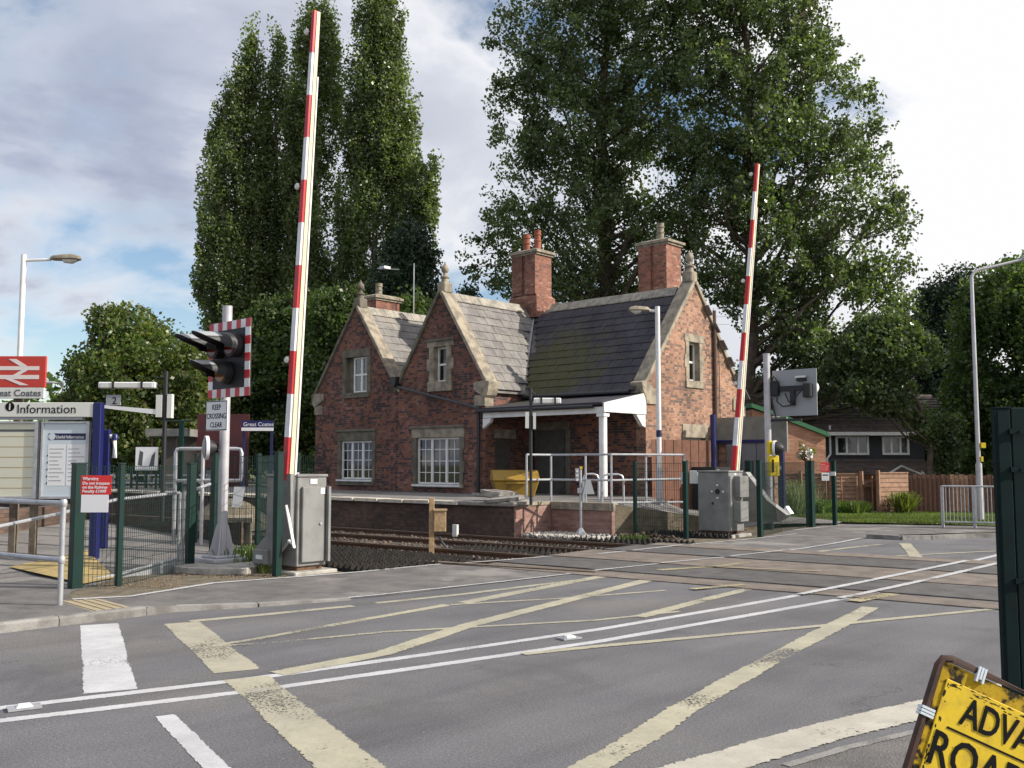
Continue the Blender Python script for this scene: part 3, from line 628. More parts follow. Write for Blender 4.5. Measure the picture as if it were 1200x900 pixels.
MB().prism([(-16.7, pe(-16.7) - .05, PZ - .075), (-15.9, pe(-15.9) - .12, PZ - .075), (-14.85, pe(-14.9) - .06, PZ - .075), (-14.85, 17.0, PZ - .075), (-16.7, 17.0, PZ - .075)], (0, 0, .10)).build('coping_slab', 'rubble', pl, bevel=.02)
MB().add([(-13.2, 17.82, PZ - .01), (-12.45, 19.72, .41), (-11.6, 22.32, .11), (-11.6, 22.32, -.15), (-12.45, 19.72, -.15), (-13.2, 17.82, -.15)], [(0, 1, 4, 5), (1, 2, 3, 4)]).build('ramp_skirt', 'earth', pl)
MB().box(-14.86, -13.15, 17.74, 18.14, PZ - .155, PZ + .01).build('coping_slab', 'stone', pl)
MB().box(-15.25, -14.87, 17.0, 18.1, PZ - .06, PZ + .014).build('coping_slab', 'stone', pl)
# broken slabs on the platform corner
for i, (px, D, z, a, b, c, lab) in enumerate([(592, 22.6, .76, .1, -.10, .5, 'cracked grey concrete slab lying tilted on the platform corner'), (575, 23.2, .80, -.12, .06, .2, 'broken grey slab at the left of the slab heap on the platform'),
                                             (604, 22.6, .72, .05, .12, -.3, 'small broken slab nearest the railing on the platform end'), (586, 23.6, .87, .1, .08, .9, 'topmost broken slab of the heap on the platform')]):
    T = Matrix.Translation(at(px, D, z)) @ Euler((a, b, c)).to_matrix().to_4x4()
    m = MB(T); pts = []
    for k in range(7):
        t_ = k / 7 * 6.283 + random.uniform(-.2, .2); rr = random.uniform(.8, 1.1); pts.append((.52 * rr * math.cos(t_), .30 * rr * math.sin(t_), 0))
    m.prism(pts, (0, 0, .07)).build('broken_slab', 'rubble', label=lab, cat='slab', group='broken slabs on the platform corner')

# ================================================================== HOUSE
HX0, HX1, HY0, HYW, HY1 = -28.4, -15.6, 21.0, 22.75, 28.05
HF = PZ
house = thing('station_house', 'gabled red brick station house with stone trimmed windows and slate roofs', 'house', (-22, 24.5, HF))
def wall_y(name, y0, y1, xs, top, holes, m, z0=HF - .3, lab=None):
    """wall whose face lies in an XZ plane; top(x) gives its height; holes (x0,x1,z0,z1)"""
    br = sorted(set(xs + [h[0] for h in holes] + [h[1] for h in holes])); mb = MB()
    for a, b in zip(br[:-1], br[1:]):
        if b - a < 1e-4: continue
        hs = sorted([h for h in holes if h[0] <= a + 1e-5 and h[1] >= b - 1e-5], key=lambda h: h[2])
        lo = z0
        for h in hs:
            mb.prism([(a, y0, lo), (b, y0, lo), (b, y0, h[2]), (a, y0, h[2])], (0, y1 - y0, 0)); lo = h[3]
        mb.prism([(a, y0, lo), (b, y0, lo), (b, y0, top(b)), (a, y0, top(a))], (0, y1 - y0, 0))
    return mb.build(name, m, house, label=lab)
def wall_x(name, x0, x1, ys, top, holes, m, z0=HF - .8, lab=None):
    br = sorted(set(ys + [h[0] for h in holes] + [h[1] for h in holes])); mb = MB()
    for a, b in zip(br[:-1], br[1:]):
        if b - a < 1e-4: continue
        hs = sorted([h for h in holes if h[0] <= a + 1e-5 and h[1] >= b - 1e-5], key=lambda h: h[2])
        lo = z0
        for h in hs:
            mb.prism([(x0, a, lo), (x0, b, lo), (x0, b, h[2]), (x0, a, h[2])], (x1 - x0, 0, 0)); lo = h[3]
        mb.prism([(x0, a, lo), (x0, b, lo), (x0, b, top(b)), (x0, a, top(a))], (x1 - x0, 0, 0))
    return mb.build(name, m, house, label=lab)
W = [(-28.4, -26.2, -24.05), (-24.0, -22.02, -20.08)]
AP, KN = 6.88, 3.95
tops = []
for (a, c, b) in W:
    tops.append(lambda x, a=a, b=b, c=c: KN + (AP - KN) * (1 - abs(x - c) / (max(c - a, b - c))))
hol1 = [(-26.72, -25.55, 3.98, 5.20), (-26.95, -25.25, 1.06, 2.36)]
hol2 = [(-22.30, -21.72, 4.12, 5.22), (-23.08, -21.12, .95, 2.40)]
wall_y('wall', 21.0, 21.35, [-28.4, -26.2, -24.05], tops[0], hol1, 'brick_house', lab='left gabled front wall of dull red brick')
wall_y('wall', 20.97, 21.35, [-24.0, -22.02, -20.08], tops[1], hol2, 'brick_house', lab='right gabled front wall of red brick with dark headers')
wall_y('wall', 21.02, 21.33, [-24.05, -24.0], lambda x: 4.0, [], 'brick_house')
wall_x('wall', -20.42, -20.10, [21.35, 22.75], lambda y: 3.85, [(21.42, 22.2, HF, 2.35)], 'brick_house', z0=.4)
wall_y('wall', 22.75, 23.05, [-20.42, -15.92], lambda x: 3.78, [(-19.75, -18.45, HF, 2.6)], 'brick_house')
wall_x('wall', -28.4, -28.05, [21.35, 28.05], lambda y: 3.9, [], 'brick_house')
GC = 25.4
gt = lambda y: 3.75 + (7.0 - 3.75) * (1 - abs(y - GC) / 2.65)
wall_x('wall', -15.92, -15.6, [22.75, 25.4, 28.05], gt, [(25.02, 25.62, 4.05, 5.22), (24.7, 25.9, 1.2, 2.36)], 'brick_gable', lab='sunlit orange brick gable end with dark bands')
# roofs ---------------------------------------------------------------
roof = MB()
def slab(pts, th=.1): roof.prism([Vector(p) - Vector((0, 0, th)) for p in pts], (0, 0, th * .6))
slab([(-28.6, 22.55, 3.66), (-15.7, 22.55, 3.66), (-15.7, 25.4, 6.87), (-28.6, 25.4, 6.87)])
slab([(-28.6, 28.25, 3.66), (-15.7, 28.25, 3.66), (-15.7, 25.4, 6.87), (-28.6, 25.4, 6.87)])
for (a, c, b) in W:
    e = c - a
    slab([(c, 21.2, 6.86), (c, 25.4, 6.86), (b + .12, 25.4, 3.8), (b + .12, 21.2, 3.8)])
    slab([(c, 21.2, 6.86), (c, 25.4, 6.86), (a - .12, 25.4, 3.8), (a - .12, 21.2, 3.8)])
roof_o = roof.build('roof', 'slate', house)
SL = {}
def slate_mesh(w, l, smat='slate'):
    key = (round(w, 2), round(l, 2), smat)
    if key not in SL:
        me = bpy.data.meshes.new('slate'); v = []
        for (a, b) in ((-w / 2, 0), (w / 2, 0), (w / 2, l), (-w / 2, l)):
            for zt in (0, .022): v.append((a, b, zt))
        me.from_pydata(v, [], [(0, 2, 4, 6), (1, 7, 5, 3), (0, 1, 3, 2), (2, 3, 5, 4), (4, 5, 7, 6), (6, 7, 1, 0)])
        me.materials.append(MATS[smat]); SL[key] = me
    return SL[key]
org = ROOTM[house.name][0].translation
nsl = 0
def slates(origin, along, up, width, height, keep, w=.40, exp=.33, individual=True, smat='slate'):
    """courses of slates on a slope; along and up are unit vectors, origin the lower corner"""
    global nsl
    nrm = along.cross(up).normalized()
    if nrm.z < 0: nrm = -nrm
    st = MB(); rows = int(height / exp)
    for r in range(rows):
        off = (r % 2) * w / 2
        n = int(width / w) + 1
        for c in range(n):
            cx = off + (c + .5) * w
            if cx > width + w * .3: continue
            lo = origin + along * cx + up * (r * exp)
            if not keep(lo + up * (exp * .5)): continue
            tilt = .055 + random.uniform(-.012, .02)
            M3 = Matrix((along, (up * math.cos(tilt) - nrm * math.sin(tilt) * 1).normalized(), nrm)).transposed()
            y_ax = (up - nrm * tilt).normalized(); z_ax = along.cross(y_ax).normalized()
            if z_ax.z < 0: z_ax = -z_ax; x_ax = -along
            else: x_ax = along
            x_ax = y_ax.cross(z_ax)
            M4 = Matrix((x_ax, y_ax, z_ax)).transposed().to_4x4()
            rz = Matrix.Rotation(random.uniform(-.012, .012), 4, 'Z')
            M4 = Matrix.Translation(lo + nrm * (.03 + random.uniform(0, .006))) @ M4 @ rz
            if individual and nsl < 300:
                o = bpy.data.objects.new('slate', slate_mesh(w - .012, exp + .06, smat)); C.objects.link(o); o.parent = roof_o
                o.matrix_local = Matrix.Translation(-org) @ M4; nsl += 1
            else:
                W_, L_ = w - .008, exp + .06
                vs = [M4 @ Vector((a, b, zt)) for (a, b) in ((-W_ / 2, 0), (W_ / 2, 0), (W_ / 2, L_), (-W_ / 2, L_)) for zt in (0, .022)]
                st.add(vs, [(0, 2, 4, 6), (1, 7, 5, 3), (0, 1, 3, 2), (2, 3, 5, 4), (4, 5, 7, 6), (6, 7, 1, 0)])
    if st.v: st.build('slate_courses', smat, roof_o, kind='stuff')
upm = Vector((0, 2.85, 3.21)).normalized()
def kmain(p): return p.x > -22.0 + (25.4 - p.y) * (1.94 / 2.65) + .14 and p.x < -15.95
slates(Vector((-22.2, 22.50, 3.62)), Vector((1, 0, 0)), upm, 6.5, 4.27, kmain, smat='slate_shaded_mossy')
b2 = W[1][2] + .14; hgt = math.hypot(b2 - W[1][1], 6.86 - 3.8)
up2 = Vector((W[1][1] - b2, 0, 6.86 - 3.8)).normalized()
def kw2(p): return p.y < 25.4 - (p.x + 22.0) * (2.65 / 1.94) - .12 or p.y < 22.5
slates(Vector((b2, 21.3, 3.78)), Vector((0, 1, 0)), up2, 4.2, hgt, kw2, w=.385)
b1 = W[0][2] + .1; up1 = Vector((W[0][1] - b1, 0, 6.86 - 3.8)).normalized()
slates(Vector((b1, 21.3, 3.78)), Vector((0, 1, 0)), up1, 4.2, math.hypot(b1 - W[0][1], 3.06), lambda p: True, w=.385, individual=False)
a2 = W[1][0]; up2l = Vector((W[1][1] - a2, 0, 3.06)).normalized()
slates(Vector((a2, 21.3, 3.78)), Vector((0, 1, 0)), up2l, 4.2, math.hypot(W[1][1] - a2, 3.06), lambda p: True, w=.385, individual=False)
a1 = W[0][0] - .1; up1l = Vector((W[0][1] - a1, 0, 3.06)).normalized()
slates(Vector((a1, 21.3, 3.78)), Vector((0, 1, 0)), up1l, 4.2, math.hypot(W[0][1] - a1, 3.06), lambda p: True, w=.385, individual=False)
slates(Vector((-28.6, 28.3, 3.62)), Vector((1, 0, 0)), Vector((0, -2.85, 3.21)).normalized(), 12.9, 4.27, lambda p: True, individual=False)
slates(Vector((-28.6, 22.50, 3.62)), Vector((1, 0, 0)), upm, 2.3, 4.27, lambda p: p.x < -26.3, individual=False)
# ridge tiles
def ridge(p0, p1, w=.42, m='ridge_tile'):
    p0, p1 = Vector(p0), Vector(p1); d = (p1 - p0); L = d.length; d.normalize(); s = Vector((0, 0, 1)).cross(d).normalized(); n = int(L / w)
    for i in range(n):
        a = p0 + d * (i * w); b = a + d * (w - .012); e = Vector((0, 0, random.uniform(0, .012)))
        pr = [(-.20, -.24), (0, .02), (.20, -.24), (.20, -.21), (0, .055), (-.20, -.21)]
        MB().prism([a + s * u + Vector((0, 0, v)) + e for u, v in pr], tuple(b - a)).build('ridge_tile', m, roof_o)
ridge((-21.2, 25.4, 6.93), (-15.95, 25.4, 6.93)); ridge((-28.5, 25.4, 6.93), (-22.7, 25.4, 6.93))
ridge((-22.02, 21.35, 6.92), (-22.02, 24.9, 6.92)); ridge((-26.2, 21.35, 6.92), (-26.2, 25.2, 6.92))
MB().prism([(-22.10, 25.45, 6.93), (-21.92, 25.40, 6.93), (-19.98, 22.60, 3.80), (-20.16, 22.55, 3.80)], (0, 0, .04)).build('valley_flashing', 'lead', roof_o)
# gable copings, kneelers, finials
def rake_y(y0, y1, c, a, zc, za, m):   # coping on a gable in the XZ plane
    d = Vector((a - c, 0, za - zc)).normalized(); n = Vector((-d.z, 0, d.x)); n = n if n.z > 0 else -n
    p = Vector((c, y0, zc)); q = Vector((a, y0, za)) + d * .12
    MB().prism([p + n * .02, q + n * .02, q + n * .13, p + n * .13 + Vector((0, 0, .0))], (0, y1 - y0, 0)).build('coping', m, house, bevel=.012)
def rake_x(x0, x1, c, a, zc, za, m):
    d = Vector((0, a - c, za - zc)).normalized(); n = Vector((0, -d.z, d.y)); n = n if n.z > 0 else -n
    p = Vector((x0, c, zc)); q = Vector((x0, a, za)) + d * .12
    MB().prism([p + n * .02, q + n * .02, q + n * .15, p + n * .15], (x1 - x0, 0, 0)).build('coping', m, house, bevel=.012)
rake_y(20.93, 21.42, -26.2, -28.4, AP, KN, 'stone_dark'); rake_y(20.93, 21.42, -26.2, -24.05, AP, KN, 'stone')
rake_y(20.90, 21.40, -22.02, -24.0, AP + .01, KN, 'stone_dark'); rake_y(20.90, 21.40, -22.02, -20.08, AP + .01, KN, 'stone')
rake_x(-15.98, -15.54, GC, 22.75, 7.0, 3.75, 'stone'); rake_x(-15.98, -15.54, GC, 28.05, 7.0, 3.75, 'stone')
def kneeler_y(x, s, y0, m='stone'):
    MB().prism([(x - s * .45, y0, 3.78), (x + s * .02, y0, 3.55), (x + s * .1, y0, 3.62), (x + s * .16, y0, 3.78), (x + s * .2, y0, 4.02), (x - s * .0, y0, 4.06), (x - s * .45, y0, 4.02)], (0, .46, 0)).build('kneeler', m, house, bevel=.015)
kneeler_y(-28.4, -1, 20.94); kneeler_y(-20.08, 1, 20.91)
for yy, s in ((22.75, -1), (28.05, 1)):
    MB().prism([(-15.97, yy - s * .5, 3.25), (-15.97, yy, 3.25), (-15.97, yy + s * .05, 3.42), (-15.97, yy + s * .16, 3.6), (-15.97, yy + s * .24, 3.86), (-15.97, yy, 3.92), (-15.97, yy - s * .5, 3.62)], (.42, 0, 0)).build('kneeler', 'stone', house, bevel=.015)
def finial(x, y, z, m='stone', k=1.):
    MB().cbox((x, y, z + .02 * k), (.34 * k, .36 * k, .34 * k)).build('finial_base', m, house, bevel=.03)
    MB().lathe((x, y, z + .17 * k), [(.13, 0), (.11, .14), (.15, .17), (.15, .21), (.07, .25), (.06, .33), (.10, .36), (.125, .44), (.115, .52), (.06, .58), (.025, .63), (.02, .68)], 12).build('finial', m, house, smooth=True)
finial(-26.2, 21.17, 7.02, 'stone_dark'); finial(-22.02, 21.15, 7.06); finial(-15.76, GC, 7.2)
# chimneys
def chimney(x0, x1, y0, y1, zb, zt, pots, m='brick_red', potm='terracotta', step=True, grooves=True, lab=None):
    c = MB().box(x0 + .001, x1 - .001, y0 + .001, y1 - .001, zb + .78 if step else zb, zt)
    if step: c.box(x0 - .09, x1 + .09, y0 - .09, y1 + .09, zb, zb + .70); c.add([(x0 - .09, y0 - .09, zb + .70), (x1 + .09, y0 - .09, zb + .70), (x1 + .09, y1 + .09, zb + .70), (x0 - .09, y1 + .09, zb + .70), (x0, y0, zb + .80), (x1, y0, zb + .80), (x1, y1, zb + .80), (x0, y1, zb + .80)], [(4, 5, 6, 7), (0, 1, 5, 4), (1, 2, 6, 5), (2, 3, 7, 6), (3, 0, 4, 7)])
    ch = c.build('chimney', m, roof_o, label=lab)
    k = MB().box(x0 - .05, x1 + .05, y0 - .05, y1 + .05, zt + .001, zt + .07).box(x0 - .11, x1 + .11, y0 - .11, y1 + .11, zt + .071, zt + .15)
    k.add([(x0 - .11, y0 - .11, zt + .151), (x1 + .11, y0 - .11, zt + .151), (x1 + .11, y1 + .11, zt + .151), (x0 - .11, y1 + .11, zt + .151), (x0 + .1, y0 + .1, zt + .24), (x1 - .1, y0 + .1, zt + .24), (x1 - .1, y1 - .1, zt + .24), (x0 + .1, y1 - .1, zt + .24)], [(4, 5, 6, 7), (0, 1, 5, 4), (1, 2, 6, 5), (2, 3, 7, 6), (3, 0, 4, 7)])
    k.build('chimney_cap', 'stone', roof_o)
    if grooves:
        xm = (x0 + x1) / 2
        MB().box(x0 + .0, xm - .07, y0 - .07, y0 - .001, zb + .8, zt).box(xm + .07, x1, y0 - .07, y0 - .001, zb + .8, zt).build('pilaster', m, roof_o)
    for (px, py, h) in pots:
        MB().lathe((px, py, zt + .2), [(.15, 0), (.15, .06), (.125, .08), (.12, h * .45), (.14, h * .47), (.14, h * .52), (.118, h * .54), (.115, h * .75), (.14, h * .77), (.14, h * .83), (.12, h * .85), (.13, h), (.09, h), (.09, h - .1)], 14).build('chimney_pot', potm, roof_o, smooth=True)
chimney(-22.62, -21.55, 25.0, 25.8, 6.55, 8.72, [(-22.34, 25.4, .66), (-21.84, 25.4, .72)])
chimney(-18.42, -17.32, 26.6, 27.4, 5.9, 8.70, [(-17.85, 27.0, .62)], potm='pot_buff', step=False)
chimney(-27.75, -26.85, 22.4, 23.5, 5.2, 7.42, [(-27.3, 22.9, .5)], potm='pot_buff', step=False, grooves=False)
MB().tube([(-21.0, 25.4, 6.9), (-20.95, 25.4, 7.02)], .08, 6).build('ridge_stub', 'stone', roof_o)
# gutters and pipes
MB().tube([(-19.95, 22.46, 3.62), (-15.95, 22.46, 3.60)], .06, 8).build('gutter', 'black_paint', house)
MB().tube([(-24.0, 20.86, 4.12), (-23.9, 20.88, 4.05), (-20.55, 20.88, 3.3), (-20.25, 20.86, 3.2)], .04, 8).build('drainpipe', 'dark_pipe', house, smooth=True)
MB().prism([(-24.16, 20.74, 4.38), (-23.84, 20.74, 4.38), (-23.88, 20.74, 4.14), (-23.94, 20.74, 4.05), (-24.06, 20.74, 4.05), (-24.12, 20.74, 4.14)], (0, .22, 0)).build('hopper', 'black_paint', house, bevel=.01)
MB().tube([(-20.26, 20.86, 3.3), (-20.26, 20.86, PZ)], .055, 8).build('drainpipe', 'black_paint', house, smooth=True)
MB().tube([(-15.53, 26.42, 1.2), (-15.53, 26.42, 6.3)], .055, 8).build('drainpipe', 'brown_pipe', house, smooth=True)
MB().tube([(-15.56, 26.72, 2.0), (-15.56, 26.70, 5.4)], .012, 5).build('cable', 'black_paint', house)
# stone surrounds and windows
def quoin_y(x0, x1, z0, z1, y=20.985, lint=.22, sill=.18, jamb=.26, ml='stone', hood=True, toothed=True, mj=None):
    mj = mj or ml
    yb = y + .16
    x0 += .005; x1 -= .005; z0 += .005; z1 -= .005
    MB().box(x0 - jamb, x1 + jamb, y - .035, yb, z1, z1 + lint).build('lintel', ml, house, bevel=.01)
    if hood: MB().box(x0 - jamb - .05, x1 + jamb + .05, y - .09, y - .036, z1 + lint - .05, z1 + lint + .03).build('hood_mould', 'stone_dark', house, bevel=.01)
    MB().box(x0 - jamb * .8, x1 + jamb * .8, y - .06, yb, z0 - sill, z0).build('sill', ml, house, bevel=.01)
    n = max(2, int((z1 - z0) / .3)); h = (z1 - z0) / n
    for s, xx in ((-1, x0), (1, x1)):
        for k in range(n):
            ww = jamb * (1.0 if (k % 2 or not toothed) else .7)
            a, b = (xx - ww, xx) if s < 0 else (xx, xx + ww)
            MB().box(a, b, y - .02, y + .26, z0 + k * h + .002, z0 + (k + 1) * h - .002).build('jamb_stone', mj, house)
quoin_y(-26.72, -25.55, 3.98, 5.20, ml='stone_dark', hood=False, jamb=.16, lint=.26, toothed=False)
quoin_y(-26.95, -25.25, 1.06, 2.36, ml='stone_dark', jamb=.14, lint=.36, sill=.2, toothed=False)
quoin_y(-22.30, -21.72, 4.12, 5.22, y=20.955, ml='stone', jamb=.3, lint=.22, sill=.3)
quoin_y(-23.08, -21.12, .95, 2.40, y=20.955, ml='stone', mj='stone_dark', jamb=.2, lint=.34, sill=.1)
def window_y(x0, x1, z0, z1, y, lights, bars=True, sash=False, lab=None, curtain=True):
    w = MB(); t_ = .055
    w.box(x0, x1, y, y + .07, z0, z0 + t_).box(x0, x1, y, y + .07, z1 - t_, z1).box(x0, x0 + t_, y, y + .07, z0 + t_, z1 - t_).box(x1 - t_, x1, y, y + .07, z0 + t_, z1 - t_)
    wd_ = (x1 - x0) / lights
    for i in range(1, lights): w.box(x0 + wd_ * i - .04, x0 + wd_ * i + .04, y - .01, y + .06, z0 + t_, z1 - t_)
    fr = w.build('window', 'white_paint', house, label=lab)
    for i in range(lights):
        a = x0 + wd_ * i + .045; b = x0 + wd_ * (i + 1) - .045
        MB().box(a, b, y + .035, y + .043, z0 + .056, z1 - .056).build('pane', 'glass_clear', fr)
        if bars:
            bb = MB(); m_ = (a + b) / 2; bb.box(m_ - .011, m_ + .011, y + .022, y + .034, z0 + .06, z1 - .06)
            for k in range(1, 4): zz_ = z0 + (z1 - z0) * k / 4; bb.box(a, m_ - .011, y + .022, y + .034, zz_ - .011, zz_ + .011).box(m_ + .011, b, y + .022, y + .034, zz_ - .011, zz_ + .011)
            bb.build('glazing_bar', 'white_paint', fr)
        if sash: MB().box(a, b, y - .005, y + .034, (z0 + z1) / 2 - .03, (z0 + z1) / 2 + .03).build('meeting_rail', 'white_paint', fr)
    if curtain:
        cv = MB(); n = 26; vs = []
        for i in range(n + 1):
            xx = x0 + (x1 - x0) * i / n; yy = y + .068 + .015 * math.sin(i * 2.1) + random.uniform(-.01, .01)
            vs += [(xx, yy, z0), (xx, yy, z1)]
        cv.add(vs, [(2 * i, 2 * i + 2, 2 * i + 3, 2 * i + 1) for i in range(n)]); cv.build('net_curtain', 'curtain', fr)
    MB().box(x0 - .02, x1 + .02, y + .45, y + .5, z0 - .1, z1 + .1).box(x0 - .02, x0, y + .1, y + .45, z0, z1).build('dark_room', 'text_black', fr)
gm = bpy.data.materials.new('glass_clear'); gm.use_nodes = True; gt_ = NT(gm.node_tree); gm.node_tree.nodes.clear()
fz = gt_.n('ShaderNodeFresnel', {0: 1.5}).outputs[0]
gx_ = gt_.n('ShaderNodeMixShader', {0: gt_.m('ADD', fz, .10), 1: gt_.n('ShaderNodeBsdfTransparent', {0: (.82, .86, .86, 1)}).outputs[0], 2: gt_.n('ShaderNodeBsdfGlossy', {'Roughness': .03}).outputs[0]})
gt_.n('ShaderNodeOutputMaterial', {0: gx_.outputs[0]}); MATS['glass_clear'] = gm
window_y(-26.42, -25.555, 3.99, 5.19, 21.10, 2, bars=False, sash=True, lab='white upper window of two sashes in the left gable')
MB().box(-26.715, -26.425, 21.14, 21.2, 3.98, 5.2).build('blocked_light', 'stone_dark', house)
window_y(-26.94, -25.26, 1.07, 2.35, 21.05, 3, lab='white leaded three-light window in the left gable')
window_y(-22.29, -21.73, 4.13, 5.21, 21.12, 1, bars=False, sash=True, lab='narrow white sash window in the right gable')
window_y(-23.07, -21.13, .96, 2.39, 21.03, 3, lab='white leaded three-light window in the right gable')
MB().box(-23.16, -21.04, 20.84, 21.0, .89, .945).build('window_sill', 'white_paint', house)
MB().box(-27.05, -25.2, 20.88, 21.04, 1.0, 1.055).build('window_sill', 'white_paint', house)
# gable end windows
GX = -15.6
def surround_x(y0, y1, z0, z1, lint=.24, sill=.22, jamb=.25):
    y0 += .005; y1 -= .005; z0 += .005; z1 -= .005
    MB().box(GX - .16, GX + .03, y0 - jamb, y1 + jamb, z1, z1 + lint).build('lintel', 'stone', house, bevel=.01)
    MB().box(GX - .16, GX + .05, y0 - jamb * .8, y1 + jamb * .8, z0 - sill, z0).build('sill', 'stone', house, bevel=.01)
    n = max(2, int((z1 - z0) / .3)); h = (z1 - z0) / n
    for s, yy in ((-1, y0), (1, y1)):
        for k in range(n):
            ww = jamb * (1.0 if k % 2 else .7); a, b = (yy - ww, yy) if s < 0 else (yy, yy + ww)
            MB().box(GX - .26, GX + .02, a, b, z0 + k * h + .002, z0 + (k + 1) * h - .002).build('jamb_stone', 'stone', house)
surround_x(25.02, 25.62, 4.05, 5.22); surround_x(24.7, 25.9, 1.2, 2.36, lint=.40, jamb=.1)
def window_x(y0, y1, z0, z1, lab):
    x = GX - .16; w = MB(); t_ = .05
    w.box(x - .06, x, y0, y1, z0, z0 + t_).box(x - .06, x, y0, y1, z1 - t_, z1).box(x - .06, x, y0, y0 + t_, z0 + t_, z1 - t_).box(x - .06, x, y1 - t_, y1, z0 + t_, z1 - t_)
    w.box(x - .05, x - .01, y0 + t_, y1 - t_, (z0 + z1) / 2 - .03, (z0 + z1) / 2 + .03)
    fr = w.build('window', 'white_paint', house, label=lab)
    MB().box(x - .04, x - .03, y0 + t_, y1 - t_, z0 + t_, z1 - t_).build('pane', 'glass_clear', fr)
    MB().box(x - .5, x - .45, y0 - .1, y1 + .1, z0 - .1, z1 + .1).build('dark_room', 'text_black', fr)
window_x(25.03, 25.61, 4.06, 5.21, 'narrow white window high in the sunlit gable end'); window_x(24.71, 25.89, 1.21, 2.35, 'wide white window low in the gable end')
MB().box(-15.98, -15.57, 27.86, 28.3, 3.1, 3.42).build('quoin_stone', 'stone', house)
MB().box(-28.42, -28.0, 20.96, 21.3, 3.3, 3.62).build('quoin_stone', 'stone', house); MB().box(-20.5, -20.07, 20.93, 21.3, 3.3, 3.62).build('quoin_stone', 'stone', house)
# porch recess
MB().box(-20.15, -20.085, 21.3, 22.32, 2.35, 2.62).build('lintel', 'stone', house)
MB().box(-20.25, -20.2, 21.42, 22.2, HF, 2.35).build('blocked_door', 'door_board', house, label='boarded doorway in the side of the right gable')
MB().box(-19.9, -18.3, 22.72, 22.8, 2.6, 2.85).box(-19.92, -19.75, 22.72, 22.8, HF, 2.6).box(-18.45, -18.28, 22.72, 22.8, HF, 2.6).build('door_surround', 'stone_dark', house)
dr = MB().box(-19.75, -18.45, 22.85, 22.9, HF, 2.6).build('door', 'door_board', house, label='dark boarded door under the porch')
MB().box(-19.6, -19.15, 22.835, 22.849, .85, 1.5).box(-19.05, -18.6, 22.835, 22.849, .85, 1.5).box(-19.6, -19.15, 22.835, 22.849, 1.6, 2.4).box(-19.05, -18.6, 22.835, 22.849, 1.6, 2.4).build('door_panel', 'door_board', dr)
MB().prism([(-20.05, 20.78, 3.16), (-20.05, 22.75, 3.50), (-20.05, 22.75, 3.56), (-20.05, 20.78, 3.22)], (4.42, 0, 0)).build('porch_roof', 'slate_shaded_mossy', house)
MB().tube([(-20.2, 20.74, 3.13), (-15.9, 20.74, 3.11)], .055, 8).build('gutter', 'black_paint', house)
MB().box(-20.05, -15.62, 20.84, 20.94, 2.93, 3.10).build('fascia', 'white_paint', house)
MB().prism([(-15.62, 20.80, 2.96), (-15.62, 22.74, 2.96), (-15.62, 22.74, 3.56), (-15.62, 20.80, 3.20)], (.05, 0, 0)).build('end_board', 'white_paint', house)
MB().prism([(-20.08, 20.86, 2.92), (-19.75, 20.86, 2.92), (-19.8, 20.86, 2.8), (-20.08, 20.86, 2.62)], (0, .12, 0)).build('bracket', 'white_paint', house)
MB().prism([(-15.72, 22.3, 2.95), (-15.72, 22.74, 2.95), (-15.72, 22.74, 2.6), (-15.72, 22.6, 2.64)], (.12, 0, 0)).build('bracket', 'white_paint', house)
col = MB().box(-15.83, -15.65, 20.87, 21.05, HF, 2.93).build('column', 'white_paint', house, bevel=.03)
MB().box(-15.87, -15.62, 20.845, 21.09, 2.84, 2.925).build('capital', 'white_paint', house)
# aerial
ae = thing('tv_aerial', 'thin television aerial on a pole beside the low chimney', 'aerial', (-26.3, 23.7, 6.6))
MB().tube([(-26.3, 23.7, 6.6), (-26.3, 23.7, 8.85)], .022, 6).build('pole', 'galvanised', ae)
MB().tube([at(440, 36.3, 8.88), at(466, 36.3, 8.84)], .018, 5).cbox(at(449, 36.3, 8.9), (.3, .3, .1)).build('boom', 'galvanised', ae)
ae = thing('tv_aerial', 'small television aerial behind the right-hand gable coping', 'aerial', (-15.9, 27.0, 4.8))
mb = MB().tube([(-15.9, 27.0, 4.8), (-15.9, 27.0, 6.5)], .02, 6)
mb.build('pole', 'galvanised', ae); mb = MB()
for k, z in enumerate((6.45, 6.2, 5.95)): mb.tube([(-15.9, 27.0, z), (-15.5, 27.3, z + .02)], .008, 4)
mb.build('element', 'galvanised', ae, kind='stuff')

# ---- things round the house
gb = thing('grit_bin', 'yellow plastic bin with sloping lid in the porch', 'bin', at(603, 27.0, PZ), YAW + R(8))
MB().add([(-.5, -.3, 0), (.5, -.3, 0), (.5, .3, 0), (-.5, .3, 0), (-.62, -.38, .42), (.62, -.38, .42), (.62, .38, .42), (-.62, .38, .42)], [(0, 3, 2, 1), (4, 5, 6, 7), (0, 1, 5, 4), (1, 2, 6, 5), (2, 3, 7, 6), (3, 0, 4, 7)]).build('body', 'bin_yellow', gb, bevel=.02)
MB().prism([(-.64, -.41, .425), (-.64, .40, .425), (-.62, .40, .72), (-.62, .05, .70), (-.64, -.41, .47)], (1.28, 0, 0)).build('lid', 'bin_yellow', gb, bevel=.02)
MB().box(-.3, .3, -.425, -.39, .35, .40).build('handle', 'bin_yellow', gb)
def lum_head(parent, x0, x1, y, z, glow=False):
    MB().box(x0, x1, y - .07, y + .07, z, z + .12).build('housing', 'sign_white', parent, bevel=.015)
    MB().box(x0 + .06, x1 - .06, y - .085, y - .071, z + .015, z + .1).build('diffuser', 'sign_cream', parent)
    MB().box(x0 + (x1 - x0) * .25, x0 + (x1 - x0) * .25 + .04, y - .095, y + .08, z - .01, z + .13).box(x0 + (x1 - x0) * .75, x0 + (x1 - x0) * .75 + .04, y - .095, y + .08, z - .01, z + .13).build('clip', 'black_paint', parent)
